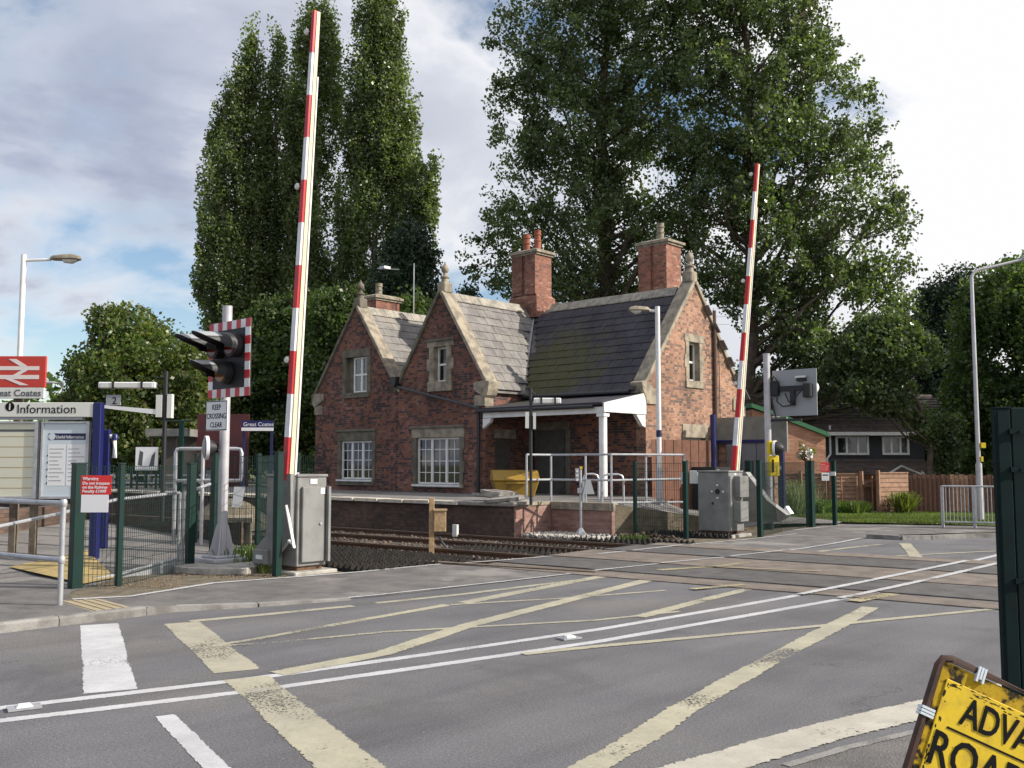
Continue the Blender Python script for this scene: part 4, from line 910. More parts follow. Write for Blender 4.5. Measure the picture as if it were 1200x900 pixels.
D = 21.4; bp = thing('platform_lamp', 'black platform lamp post with a short strip light before the porch', 'lamp', at(622, D, PZ), YAW)
MB().tube([(0, 0, 0), (0, 0, hz(455, D) - PZ)], .035, 8).build('post', 'black_paint', bp)
lum_head(bp, .06, .66, 0, hz(473, D) - PZ); MB().tube([(0, 0, hz(458, D) - PZ), (.1, 0, hz(463, D) - PZ)], .02, 6).build('arm', 'black_paint', bp)
MB().box(-.12, -.04, -.06, .06, hz(502, D) - PZ, hz(483, D) - PZ).box(.05, .11, -.06, .06, hz(503, D) - PZ, hz(484, D) - PZ).build('loudspeaker', 'sign_cream', bp)
def rail_fence(t, runs, zs, r=.024, m='galvanised', posts=(), pz=None):
    for run in runs: MB().tube(run, r, 8).build('rail', m, t, smooth=True)
    for (p, z1) in posts: MB().tube([p, (p[0], p[1], z1)], r, 8).build('post', m, t, smooth=True)
# ramp railing
rr = thing('ramp_railing', 'galvanised tube railing along the top of the brick ramp', 'railing', (-14, 17.9, PZ))
a = (-14.98, 17.02, PZ); b = (-14.95, 17.86, PZ); c = (-13.95, 17.9, PZ); d = (-13.22, 17.9, PZ); e = (-12.9, 18.8, .55); f = (-12.46, 19.75, .42)
zt, zm, zl = 1.80, 1.22, .86
for z in (zt, zm): MB().tube([(*a[:2], z), (*b[:2], z), (*d[:2], z)], .026, 8).build('rail', 'galvanised', rr, smooth=True)
for z, ze in ((zt, 1.80), (zm, 1.24), (.72, .70)): MB().tube([(*d[:2], z), (*f[:2], ze)], .026, 8).build('rail', 'galvanised', rr, smooth=True)
for p in (a, b, c, d): MB().tube([p, (p[0], p[1], zt)], .026, 8).build('post', 'galvanised', rr, smooth=True)
MB().tube([e, (e[0], e[1], 1.8)], .026, 8).build('post', 'galvanised', rr); MB().tube([(f[0], f[1], .1), (f[0], f[1], 1.8)], .026, 8).build('post', 'galvanised', rr)
for i, (px0, px1, D) in enumerate(((683, 701, 23.2), (705, 730, 22.4))):
    p = Vector(at(px0, D, .6)); q = Vector(at(px1, D, .6)); m_ = 1.35
    v = (q - p).normalized() * .12
    MB().tube([p, (p.x, p.y, m_ - .12), (p.x + v.x * .3, p.y + v.y * .3, m_ - .03), (p.x + v.x, p.y + v.y, m_), (q.x - v.x, q.y - v.y, m_), (q.x - v.x * .3, q.y - v.y * .3, m_ - .03), (q.x, q.y, m_ - .12), q], .026, 8).build('hoop_barrier', 'galvanised', label=('left' if i == 0 else 'right') + ' galvanised hoop barrier of the pair behind the ramp railing', cat='barrier', group='hoop barriers on the ramp', smooth=True)
# thin instrument post in front of ramp
D = 22.0; cp = thing('instrument_post', 'galvanised instrument post with a small hooded box before the ramp', 'post', at(680, D, -.03), YAW)
MB().tube([(0, 0, 0), (0, 0, hz(545, D))], .03, 8).build('post', 'galvanised', cp, smooth=True)
MB().lathe((0, 0, 0), [(.16, 0), (.16, .015), (.04, .2)], 6).build('foot', 'galvanised', cp)
MB().box(-.12, -.04, -.05, .05, hz(562, D), hz(547, D)).build('lamp_box', 'signal_grey', cp)
for z in (549, 554, 559): MB().lathe((-.08, -.052, hz(z + 1.5, D)), [(.028, 0), (.028, -.02)], 8, 'y').build('lens', 'sign_white', cp)
MB().box(-.015, .04, -.05, .05, hz(548, D), hz(545, D)).build('cap', 'siren_yellow', cp)
MB().prism([(.04, -.12, hz(577, D)), (.30, -.12, hz(577, D)), (.22, -.05, hz(561, D)), (.12, -.05, hz(561, D))], (0, .25, 0)).build('hood', 'signal_grey', cp)
MB().box(-.07, .03, -.06, .06, hz(576, D), hz(570, D)).build('bracket', 'galvanised', cp)
# track-side box on timber post
D = 18.6; tb = thing('trackside_box', 'small tan equipment box on a timber post between the tracks', 'equipment box', at(506.5, D, -.1), YAW + R(6))
MB().box(-.05, .05, -.05, .05, 0, hz(583, D) + .1).build('post', 'timber_tan', tb, bevel=.008)
bx = MB().box(.04, .27, -.10, .12, hz(622, D) + .1, hz(598, D) + .1).build('box', 'timber_tan', tb, bevel=.01)
MB().box(.03, .29, -.12, .14, hz(598, D) + .1, hz(596, D) + .1).build('lid', 'timber_tan', tb)
MB().tube([(.16, 0, .32), (.2, 0, .22), (.3, .02, .1), (.27, .05, 0)], .02, 6).build('cable', 'dark_pipe', tb)
# track number plate
MB().box(*[v for v in (-16.06, -15.92, 15.7, 15.76, -.05, .22)]).build('marker_plate', 'sign_cream', label='tiny pale marker plate at the foot of the platform wall', cat='marker')

# lean-to, outhouse, brown fence by the gable
lt = thing('lean_to_store', 'grey panelled lean-to store with blue framing against the gable end', 'store', (-14.5, 27, 0))
MB().box(-15.45, -13.65, 26.42, 26.8, 0, 2.2).build('wall', 'brick_gable', lt)
MB().box(-15.5, -13.62, 26.36, 26.85, 2.201, 2.98).build('fascia', 'render_grey', lt)
MB().box(-15.5, -13.6, 26.33, 26.40, 2.21, 2.30).build('beam', 'navy', lt)
for k in range(3): MB().box(-15.15 + k * .5, -15.15 + k * .5 + .48, 26.36, 26.41, .1, 2.19).build('door_panel', 'panel_grey', lt)
D = 28.6; bpst = MB().tube([at(835.5, D, 0), at(835.5, D, hz(486, D))], .085, 10).build('blue_post', 'navy', label='dark blue post at the corner of the lean-to beside the gable', cat='post', smooth=True)
D = 34.; oh = thing('brick_outhouse', 'orange brick outhouse with a green sloping verge board', 'outhouse', at(937, D), YAW + R(6))
def ox(px): return (px - 937) / F * D
MB().prism([(ox(880), 0, 0), (ox(968), 0, 0), (ox(968), 0, hz(511, D)), (ox(903), 0, hz(487, D)), (ox(880), 0, hz(480, D))], (0, 3.2, 0)).build('wall', 'brick_out', oh)
MB().prism([(ox(971), -.12, hz(512, D)), (ox(903), -.12, hz(486.5, D)), (ox(878), -.12, hz(478, D)), (ox(878), -.12, hz(473, D)), (ox(903), -.12, hz(481.5, D)), (ox(971), -.12, hz(507, D))], (0, 3.4, 0)).build('verge_board', 'verge_green', oh)
hb = thing('hanging_basket', 'hanging basket of pale flowers on the brick outhouse wall', 'hanging basket', at(942, 33.6, hz(532, 33.6)))
MB().lathe(at(942, 33.6, hz(540, 33.6)), [(.05, 0), (.2, .12), (.26, .28)], 10).build('basket', 'earth', hb)
# brown close-boarded fence before gable window
bf = thing('board_fence', 'brown boarded fence in front of the gable end wall', 'fence', (-15.2, 24.6, .2))
P0 = Vector(at(763, 26.6, .15)); P1 = Vector(at(832, 28.3, .15)); n = 14
for k in range(n):
    p = P0.lerp(P1, k / n); q = P0.lerp(P1, (k + .97) / n)
    MB().prism([p, q, (q.x, q.y, 2.25), (p.x, p.y, 2.25)], (.02 + .012 * (k % 2), -.02, 0)).build('board', 'brown_board', bf)
sh = MB().box(-15.0, -14.1, 23.9, 24.9, .2, 1.5); sh.build('dark_bin', 'signal_black', label='dark wheeled bin in front of the brown boarded fence', cat='bin')

# grass lawn + garden fence
sheet('lawn', [(-13.0, 25.5), (-11.0, 25.9), (-8.6, 26.7), (-4, 28.2), (10, 31), (12, 36), (-10, 36), (-17, 30.2)], .02, 'grass', kind='structure')
def blades(name, n, fn, h, w, m, lean=.5, **kw):
    P = np.array([fn() for _ in range(n)], float); a = rng.uniform(0, 6.28, n); l = rng.uniform(-1, 1, (n, 2)) * lean * h * rng.random((n, 1)); hh = h * rng.uniform(.5, 1.2, n)
    dx, dy = np.cos(a) * w, np.sin(a) * w
    V = np.zeros((n, 4, 3)); V[:, 0] = P; V[:, 1] = P; V[:, 2] = P; V[:, 3] = P
    V[:, 0, 0] -= dx; V[:, 0, 1] -= dy; V[:, 1, 0] += dx; V[:, 1, 1] += dy
    V[:, 2, 0] += l[:, 0] + dx * .4; V[:, 2, 1] += l[:, 1] + dy * .4; V[:, 2, 2] += hh; V[:, 3, 0] += l[:, 0] - dx * .4; V[:, 3, 1] += l[:, 1] - dy * .4; V[:, 3, 2] += hh
    return npmesh(name, V.reshape(-1, 3), np.arange(n * 4).reshape(-1, 4), m, **kw)
def fn_lawn():
    while True:
        D = random.uniform(25.6, 31.5); px = random.uniform(880, 1180); p = at(px, D)
        if p[1] > 25.9 + .33 * (p[0] + 11) and p[1] > 25.9: return (p[0], p[1], .02)
blades('grass', 26000, fn_lawn, .07, .012, 'grass_blade', kind='stuff', label='short mown grass of the lawn', cat='grass')
gf = thing('garden_fence', 'lapped wooden garden fence panels across the far side of the lawn', 'fence', at(970, 31.5))
def lap_panel(px0, px1, D0, D1, t, m='fence_wood', topz=1.25, rows=10, base=0):
    p = Vector(at(px0, D0)); q = Vector(at(px1, D1)); nrm = Vector((-_f.x, -_f.y, 0)) * .02
    h = (topz - base) / rows
    for r in range(rows):
        z0 = base + r * h; e = random.uniform(-.006, .006)
        MB().add([(p.x + nrm.x * 1.2, p.y + nrm.y * 1.2, z0 + e), (q.x + nrm.x * 1.2, q.y + nrm.y * 1.2, z0 - e), (q.x, q.y, z0 + h * 1.05), (p.x, p.y, z0 + h * 1.05),
                  (p.x - nrm.x * .3, p.y - nrm.y * .3, z0 + e), (q.x - nrm.x * .3, q.y - nrm.y * .3, z0 - e), (q.x - nrm.x * .6, q.y - nrm.y * .6, z0 + h * 1.05), (p.x - nrm.x * .6, p.y - nrm.y * .6, z0 + h * 1.05)],
                 [(0, 1, 2, 3), (7, 6, 5, 4), (0, 4, 5, 1), (3, 2, 6, 7), (0, 3, 7, 4), (1, 5, 6, 2)]).build('board', m, t)
    MB().prism([p + Vector((nrm.x * 2, nrm.y * 2, topz)), q + Vector((nrm.x * 2, nrm.y * 2, topz)), q + Vector((0, 0, topz)) - nrm, p + Vector((0, 0, topz)) - nrm], (0, 0, .04)).build('top_rail', m, t)
def fpost(px, D, h, t, m='fence_wood', w=.05):
    p = at(px, D); MB().box(p[0] - w, p[0] + w, p[1] - w, p[1] + w, 0, h).build('fence_post', m, t)
for (a, b) in ((842, 872), (874, 904), (906, 935), (937, 970), (974, 1006)): lap_panel(a + 1, b, 31.5, 31.5, gf); fpost(b + 1.5, 31.45, 1.35, gf)
for k in range(5): p = at(908 + k * 18 + 40, 31.35); MB().box(p[0] - .015, p[0] + .015, p[1] - .02, p[1] + .02, .05, 1.2).build('batten', 'fence_wood', gf)
lap_panel(1029, 1062, 31.2, 31.8, gf, topz=1.28, rows=9); fpost(1027, 31.1, 1.38, gf)
gg = thing('garden_gate', 'low brown wooden garden gate between the lapped fence panels', 'gate', at(1017, 31.5))
for k in range(6):
    p = Vector(at(1010 + k * 2.8, 31.5)); q = Vector(at(1012.3 + k * 2.8, 31.5)); MB().prism([p + Vector((0, 0, .08)), q + Vector((0, 0, .08)), q + Vector((0, 0, 1.05)), p + Vector((0, 0, 1.05))], (.02, -.02, 0)).build('board', 'fence_wood_dark', gg)
p = Vector(at(1009, 31.4)); q = Vector(at(1026, 31.4)); MB().prism([p + Vector((0, 0, .85)), q + Vector((0, 0, .85)), q + Vector((0, 0, .93)), p + Vector((0, 0, .93))], (.03, -.03, 0)).build('rail', 'fence_wood_dark', gg)
df = thing('dark_board_fence', 'dark brown close-boarded fence shaded by the trees', 'fence', at(1090, 33))
n = 26
for k in range(n):
    p = Vector(at(1062 + k * 5.4, 32 - k * .06)); q = Vector(at(1062 + k * 5.4 + 5.1, 32 - k * .06)); t_ = 1.22 + .03 * (k % 2)
    MB().prism([p, q, (q.x, q.y, t_), (p.x, p.y, t_)], (.02, -.02, 0)).build('board', 'fence_wood_dark' if not (8 < k < 13) else 'fence_wood', df)

# bungalow-like house behind
D = 46.; bh = thing('chalet_house', 'brown tiled house with white dormer windows beyond the garden fence', 'house', at(1020, D), YAW)
def bx_(px, D_=D): return (px - 1020) / F * D_
def bz(py, D_=D): return hz(py, D_)
MB().box(bx_(900), bx_(1140), 0, 6, 0, bz(556)).build('wall', 'brick_out', bh)
rt = MB(); rows = 9
for r in range(rows):
    t0, t1 = r / rows, (r + 1) / rows; z0, z1 = bz(556) + (bz(538) - bz(556)) * t0, bz(556) + (bz(538) - bz(556)) * t1
    rt.add([(bx_(895), -.6 + 1.5 * t0, z0 + .03), (bx_(1090), -.6 + 1.5 * t0, z0 + .03), (bx_(1090), -.6 + 1.5 * t1, z1), (bx_(895), -.6 + 1.5 * t1, z1), (bx_(895), -.6 + 1.5 * t0, z0), (bx_(1090), -.6 + 1.5 * t0, z0)], [(0, 1, 2, 3), (0, 4, 5, 1)])
rt.build('lower_roof', 'tile_brown', bh)
MB().box(bx_(955), bx_(1092), .9, 5, bz(541), bz(507)).build('dormer_wall', 'cladding_dark', bh)
ur = MB(); rows = 14
for r in range(rows):
    t0, t1 = r / rows, (r + 1) / rows; zb_, zt_ = bz(506), bz(478) + .9
    z0, z1 = zb_ + (zt_ - zb_) * t0, zb_ + (zt_ - zb_) * t1
    xa, xb_ = bx_(895), bx_(1135)
    ur.add([(xa, .5 + 3.5 * t0, z0 + .035), (xb_, .5 + 3.5 * t0, z0 + .035), (xb_, .5 + 3.5 * t1, z1), (xa, .5 + 3.5 * t1, z1), (xa, .5 + 3.5 * t0, z0), (xb_, .5 + 3.5 * t0, z0)], [(0, 1, 2, 3), (0, 4, 5, 1)])
ur.add([(bx_(895), 4, bz(478) + .9), (bx_(1135), 4, bz(478) + .9), (bx_(1135), 7, bz(506)), (bx_(895), 7, bz(506))], [(0, 1, 2, 3)])
ur.build('upper_roof', 'tile_brown', bh)
MB().box(bx_(930), bx_(1094), .42, .5, bz(510), bz(506)).build('fascia', 'white_paint', bh)
for (a, b, nl, lab) in ((985.5, 1025, 3, 'left white window of three lights in the dormer'), (1041, 1073, 3, 'middle white window of three lights in the dormer'), (1099, 1116, 1, 'right white window half hidden by leaves'), (962, 972, 1, None)):
    x0, x1, z0, z1 = bx_(a), bx_(b), bz(533), bz(511); w = MB(); y0 = .8
    w.box(x0, x1, y0, .899, z0, z0 + .1).box(x0, x1, y0, .899, z1 - .07, z1)
    for i in range(nl + 1): xx = x0 + (x1 - x0) * i / nl; xx = min(max(xx, x0 + .05), x1 - .05); w.box(xx - .05, xx + .05, y0 + .01, .895, z0 + .1, z1 - .07)
    fr = w.build('window', 'white_paint', bh, label=lab)
    MB().box(x0 + .05, x1 - .05, .84, .86, z0 + .05, z1 - .05).build('pane', 'glass', fr)
MB().tube([(bx_(978), .7, bz(498)), (bx_(978), .7, bz(532)), (bx_(972), .5, bz(538)), (bx_(972), .3, bz(556))], .05, 6).build('drainpipe', 'white_paint', bh)
# white conservatory bits under the trees
ws = thing('glass_lean_to', 'white framed glass lean-to roof below the dormer windows', 'lean-to', at(1060, 42), YAW)
def wx(px): return (px - 1060) / F * 42
m = MB()
for (a, b) in (((1038, 556), (1055, 546)), ((1055, 546), (1078, 556)), ((1078, 553), (1092, 562)), ((1025, 556), (1062, 556))):
    m.tube([(wx(a[0]), 0, hz(a[1], 42)), (wx(b[0]), 0, hz(b[1], 42))], .045, 5)
m.build('frame', 'white_paint', ws)

# ================================================================== LEFT STATION
npf = thing('platform', None, None, (-20, 8, 0), kind='structure', rot=0)
def rz_(x): return min(.55, max(0., (-14.6 - x) / 9 * .5)) + .006
vs = []; fs = []
xsn = [-14.4, -16, -18, -20, -22, -24, -30, -50, -90]
for x in xsn: vs += [(x, 4.2 + .0 * x, rz_(x)), (x, 10.25 + .075 * (x + 16), rz_(x))]
MB().add(vs, [(2 * i, 2 * i + 1, 2 * i + 3, 2 * i + 2) for i in range(len(xsn) - 1)]).build('platform_surface', 'paving', npf)
MB().prism([(-90, 4.7, -.1), (-24, 9.65, -.1), (-16, 10.25, -.1), (-16, 10.2, -.1), (-24, 9.6, -.1), (-90, 4.65, -.1)], (0, 0, .62)).build('wall', 'brick_platform', npf)
m = MB()
q = [(-13.95, 5.35), (-13.3, 6.1), (-16.6, 8.6), (-17.2, 7.9)]
sheet('tactile_surface', [(p[0], p[1], rz_(p[0]) + .02) for p in [(-12.95, 5.9), (-13.3, 6.5), (-16.6, 7.6), (-15.4, 5.9)]], 0, 'tactile_yellow', None, label='mustard yellow surfaced patch on the station path', cat='paving')
# concrete base, signal
sheet_b = MB().prism([(-14.15, 7.75, .0), (-13.37, 7.42, 0), (-12.75, 7.62, 0), (-12.4, 8.0, 0), (-12.9, 8.8, 0), (-14.2, 8.8, 0)], (0, 0, .10)).build('concrete_plinth', 'concrete', label='concrete slab under the grey signal pole', cat='plinth', bevel=.01)
SG = (-13.55, 8.3)
sg = thing('crossing_signal', 'level crossing signal facing left with three hooded black lamps on a grey pole', 'signal', (SG[0], SG[1], .1))
MB().tube([(SG[0], SG[1], .12), (SG[0], SG[1], 4.06)], .075, 16).build('pole', 'pole_grey', sg, smooth=True)
ft = MB().box(SG[0] - .3, SG[0] + .3, SG[1] - .3, SG[1] + .3, .10, .16).box(SG[0] - .22, SG[0] + .22, SG[1] - .22, SG[1] + .22, .161, .2)
ft.build('base_plate', 'pole_grey', sg, bevel=.01)
gs = MB()
for a in range(4):
    t_ = a * math.pi / 2 + math.pi / 4; cx, cy = math.cos(t_), math.sin(t_); nx, ny = -cy * .008, cx * .008
    gs.prism([(SG[0] + cx * .07 + nx, SG[1] + cy * .07 + ny, .2), (SG[0] + cx * .20 + nx, SG[1] + cy * .20 + ny, .2), (SG[0] + cx * .09 + nx, SG[1] + cy * .09 + ny, .66), (SG[0] + cx * .07 + nx, SG[1] + cy * .07 + ny, .66)], (-nx * 2, -ny * 2, 0))
gs.build('gusset', 'pole_grey', sg)
BY = 8.1; bx0, bx1, bz0, bz1 = -13.72, -12.58, 2.60, 3.76
MB().box(bx0, bx1, BY, BY + .02, bz0, bz1).build('backboard', 'signal_black', sg)
def checks(parent, x0, x1, z0, z1, y, n=9, w=.13):
    st = (x1 - x0) / n; k = 0; sz = (z1 - z0) / n
    for i in range(n):
        for (zz0, zz1) in ((z1 - w, z1), (z0, z0 + w)): MB().box(x0 + i * st, x0 + (i + 1) * st, y - .006, y - .001, zz0, zz1).build('chequer', 'barrier_red' if i % 2 == 0 else 'barrier_white', parent)
    m2 = 7; sz = (z1 - z0 - 2 * w) / m2
    for i in range(m2):
        for (a, b) in ((x0, x0 + w), (x1 - w, x1)): MB().box(a, b, y - .006, y - .001, z0 + w + i * sz, z0 + w + (i + 1) * sz).build('chequer', 'barrier_white' if i % 2 == 0 else 'barrier_red', parent)
checks(sg, bx0, bx1, bz0, bz1, BY)
def lamp(parent, cx, cz, y, lens, L=.52, r=.17):
    b = MB().lathe((cx, y - .02, cz), [(r + .01, 0), (r + .01, -.12)], 20, 'y').build('lamp', 'signal_black', parent, smooth=True)
    MB().lathe((cx, y - .143, cz), [(r - .02, 0), (r - .03, -.01)], 20, 'y').build('lens', lens, b)
    v = MB(); n = 16; vs = []; fs = []
    for i in range(n + 1):
        t_ = math.pi * (-.12 + 1.24 * i / n); side = math.sin(t_); ln = .16 + (L - .16) * max(0, side) ** .7
        for (rr_, yy) in ((r + .012, y - .14), (r + .012 - .035, y - .14 - ln)):
            vs.append((cx + rr_ * math.cos(t_), yy, cz + rr_ * math.sin(t_)))
        for (rr_, yy) in ((r - .045, y - .14 - ln), (r - .002, y - .14)):
            vs.append((cx + rr_ * math.cos(t_), yy, cz + rr_ * math.sin(t_)))
    for i in range(n):
        a = 4 * i; b_ = 4 * (i + 1)
        for k in range(4): fs.append((a + k, b_ + k, b_ + (k + 1) % 4, a + (k + 1) % 4))
    v.add(vs, fs).build('hood', 'signal_black', b, smooth=True)
    tvs = []; tfs = []; k0 = 4
    for i in range(k0, n - k0 + 1):
        t_ = math.pi * (-.12 + 1.24 * i / n); side = math.sin(t_); ln = .16 + (L - .16) * max(0, side) ** .7
        f_ = .42; ra, rb_ = r + .012 - .035 * f_ + .003, r + .012 - .035 + .003
        tvs += [(cx + ra * math.cos(t_), y - .14 - ln * f_, cz + ra * math.sin(t_)), (cx + rb_ * math.cos(t_), y - .14 - ln * .99, cz + rb_ * math.sin(t_))]
    for i in range(len(tvs) // 2 - 1): tfs.append((2 * i, 2 * i + 2, 2 * i + 3, 2 * i + 1))
    MB().add(tvs, tfs).build('hood_tip', 'signal_grey', b, smooth=True)
lamp(sg, -13.40, 3.37, BY, 'lens_red', .62); lamp(sg, -12.92, 3.37, BY, 'lens_red', .62); lamp(sg, -13.16, 2.97, BY, 'lens_amber', .5)
MB().box(SG[0] - .05, SG[0] + .35, BY + .02, SG[1], 3.1, 3.16).box(SG[0] - .05, SG[0] + .35, BY + .02, SG[1], 2.8, 2.86).build('bracket', 'galvanised', sg)
ks = thing('keep_clear_sign', 'small white KEEP CROSSING CLEAR sign on the grey signal pole', 'sign', (-13.47, 8.1, 2.10), R(10))
MB().box(-.24, .24, 0, .012, 0, .46).build('plate', 'sign_white', ks, bevel=.003)
bd = MB(); bd.box(-.235, .235, -.002, -.0005, .005, .017).box(-.235, .235, -.002, -.0005, .443, .455).box(-.235, -.225, -.002, -.0005, .017, .443).box(.225, .235, -.002, -.0005, .017, .443); bd.build('border', 'text_black', ks)
for s, z in (('KEEP', .32), ('CROSSING', .185), ('CLEAR', .05)): text(s, .115, 'text_black', ks, 0, -.002, z, xs=.78, bold=.001)
ya = thing('crossing_alarm', 'round warning sounder with a white rim on the signal pole', 'alarm', (-13.72, 8.06, 1.72), R(-22))
MB().lathe((0, 0, .12), [(.16, 0), (.175, .02), (.175, .06), (.14, .07), (.09, .16), (.07, .2)], 20, 'y').build('horn', 'signal_black', ya, smooth=True)
MB().lathe((0, 0, .12), [(.176, .005), (.186, .005), (.186, .055), (.176, .055)], 20, 'y').build('rim', 'sign_white', ya, smooth=True)
MB().lathe((0, -.004, .12), [(.155, 0), (.10, -.02)], 20, 'y').build('grille', 'signal_grey', ya, smooth=True)
MB().box(-.02, .02, .18, .34, .10, .15).box(-.05, .05, .32, .36, .05, .2).build('bracket', 'galvanised', ya)

# barrier machines
def barrier(lab, labbar, cx0, cx1, cy0, cy1, bx, by, side, ang, L=7.0, tilt=0.):
    t = thing('barrier_cabinet', lab, 'cabinet', (cx0, cy0, 0))
    MB().box(cx0 - .12, cx1 + .14, cy0 - .12, cy1 + .12, -.1, .05).build('concrete_base', 'concrete', t, bevel=.015)
    MB().box(cx0 + .04, cx1 - .04, cy0 + .04, cy1 - .04, .051, .11).build('plinth', 'rust', t)
    MB().box(cx0, cx1, cy0, cy1, .111, 1.40).build('casing', 'cabinet_grey', t, bevel=.012)
    MB().box(cx0 - .015, cx1 + .015, cy0 - .015, cy1 + .015, 1.401, 1.44).build('lid', 'cabinet_grey', t, bevel=.008)
    MB().box(cx0 + .3, cx0 + .34, cy0 + .3, cy0 + .34, 1.441, 1.465).box(cx0 + .3, cx0 + .34, cy1 - .3, cy1 - .26, 1.441, 1.465).build('lifting_eye', 'galvanised', t)
    return t
cl = barrier('tall grey barrier machine cabinet with a large side door, near left', None, -12.68, -11.90, 8.50, 9.02, 0, 0, 0, 0)
MB().box(-11.899, -11.85, 8.56, 8.97, .17, 1.26).build('door', 'cabinet_grey', cl, bevel=.01)
MB().box(-11.899, -11.79, 8.98, 9.02, .17, 1.26).build('door_flange', 'cabinet_grey', cl)
MB().box(-11.898, -11.89, 8.72, 8.84, 1.30, 1.37).build('number_plate', 'sign_white', cl, label='small white plate lettered 02')
MB().box(-11.849, -11.843, 8.87, 8.95, 1.15, 1.24).build('label_plate', 'sign_white', cl)
MB().lathe((-11.85, 8.88, .72), [(.02, 0), (.02, .02)], 8, 'x').build('lock', 'galvanised', cl)
MB().cbox((-12.4, 8.49, .95), (.05, .03, .05)).build('lock', 'galvanised', cl)
cr = barrier('grey barrier machine cabinet with bolted front, far side of the tracks', None, -11.78, -11.0, 19.2, 19.82, 0, 0, 0, 0)
MB().box(-10.999, -10.84, 19.42, 19.80, .85, 1.32).build('side_box', 'cabinet_grey', cr, bevel=.01); MB().box(-10.999, -10.82, 19.38, 19.74, .32, .76).build('side_box', 'cabinet_grey', cr, bevel=.01); MB().box(-10.999, -10.9, 19.36, 19.66, .12, .319).build('side_box', 'cabinet_grey', cr)
for (x, z) in ((-11.28, 1.12), (-11.28, .84), (-11.42, .98), (-11.14, .98)): MB().lathe((x, 19.2, z), [(.022, 0), (.022, -.02)], 8, 'y').build('bolt', 'sign_white', cr)
MB().lathe((-11.28, 19.2, .98), [(.06, 0), (.06, -.015)], 14, 'y').build('shaft_cover', 'signal_black', cr); MB().cbox((-11.4, 19.19, .72), (.04, .02, .05)).build('keyhole', 'signal_black', cr)
MB().box(-10.999, -10.993, 19.45, 19.53, 1.34, 1.38).build('number_plate', 'sign_white', cr)
def boom(lab, x, y, z0, L, ang, roll, lamps, side):
    """raised boom: local z along the boom, stripes face -Y, cream face +X"""
    t = thing('barrier_boom', lab, 'barrier', (x, y, z0), (roll, ang, 0))
    wa, wr = .115, .105
    n = 11; L1 = L; seg = L1 / n
    for k in range(n):
        za, zb_ = k * seg, (k + 1) * seg; f0, f1 = 1 - .45 * k / n, 1 - .45 * (k + 1) / n
        m = MB(); a0, a1 = wa * f0, wa * f1
        m.add([(-a0, -wr * .6, za), (a0 * .0, -wr * .6, za), (a0 * .0, -.02, za), (-a0, -.02, za), (-a1, -wr * .6, zb_), (0, -wr * .6, zb_), (0, -.02, zb_), (-a1, -.02, zb_)], [(0, 3, 2, 1), (4, 5, 6, 7), (0, 1, 5, 4), (1, 2, 6, 5), (2, 3, 7, 6), (3, 0, 4, 7)])
        m.build('stripe', 'barrier_red' if k % 2 == (n - 1) % 2 else 'barrier_white', t)
    m = MB(); f1 = .55
    m.add([(-wa * .9, -.019, 0), (wa * .15, -.019, 0), (wa * .15, wr * .55, 0), (-wa * .9, wr * .55, 0), (-wa * .9 * f1, -.019, L1 * .999), (wa * .15 * f1, -.019, L1 * .999), (wa * .15 * f1, wr * .35, L1 * .999), (-wa * .9 * f1, wr * .35, L1 * .999)], [(0, 3, 2, 1), (4, 5, 6, 7), (0, 1, 5, 4), (1, 2, 6, 5), (2, 3, 7, 6), (3, 0, 4, 7)])
    m.build('spar', 'barrier_cream', t)
    m = MB(); Lw = L1 * .86
    m.add([(-.03, wr * .56, -.6), (wa * .3, wr * .56, -.6), (wa * .3, wr * .85, -.6), (-.03, wr * .85, -.6), (-.02, wr * .40, Lw), (wa * .2, wr * .40, Lw), (wa * .2, wr * .6, Lw), (-.02, wr * .6, Lw)], [(0, 3, 2, 1), (4, 5, 6, 7), (0, 1, 5, 4), (1, 2, 6, 5), (2, 3, 7, 6), (3, 0, 4, 7)])
    m.build('stiffener', 'white_paint', t)
    for z in lamps:
        lb = MB().cbox((-wa * .8 - .03, -.05, z), (.05, .05, .07)).build('boom_lamp', 'signal_black', t)
        MB().lathe((-wa * .8 - .05, -.055, z), [(.045, -.0), (.05, -.03), (.035, -.05)], 10, 'y').build('lens', 'sign_cream', lb, smooth=True)
    return t
b1_ = boom('raised red and white barrier boom on the nearer grey cabinet', -11.98, 8.42, 1.35, 6.9, R(4.1), 0, (6.6, 4.3, 1.75), 0)
b2_ = boom('raised red and white barrier boom on the farther grey cabinet', -11.52, 20.45, 1.35, 7.25, R(5.9), 0, (7.0, 4.5, 2.1), 0)
# counterweight arms
ca = thing('counterweight', 'dark counterweight arm hanging below the nearer boom', 'counterweight', (-12.1, 8.4, .2))
MB().prism([(-12.05, 8.36, 1.45), (-11.88, 8.36, 1.45), (-11.85, 8.36, .55), (-12.35, 8.36, .10), (-12.72, 8.36, .12), (-12.72, 8.36, .35), (-12.2, 8.36, .75)], (0, .05, 0)).build('plate', 'cabinet_grey', ca)
MB().box(-12.72, -12.35, 8.3, 8.5, .12, .34).build('weight', 'cabinet_grey', ca, bevel=.01)
MB().box(-12.6, -12.45, 8.28, 8.297, .2, .26).build('number_plate', 'sign_white', ca)
MB().tube([(-11.93, 8.33, 1.0), (-11.72, 8.33, .42), (-11.85, 8.33, .5)], .025, 6).build('stay', 'white_paint', ca)
cb = thing('counterweight', 'dark counterweight plate sloping behind the farther cabinet', 'counterweight', (-11.4, 20.6, .3))
MB().prism([(-11.7, 20.5, 1.4), (-11.3, 20.5, 1.4), (-10.9, 20.75, .75), (-10.55, 21.0, .42), (-10.7, 21.0, .3), (-11.4, 20.6, .12), (-11.8, 20.5, .2)], (0.05, .12, 0)).build('plate', 'cabinet_grey', cb)
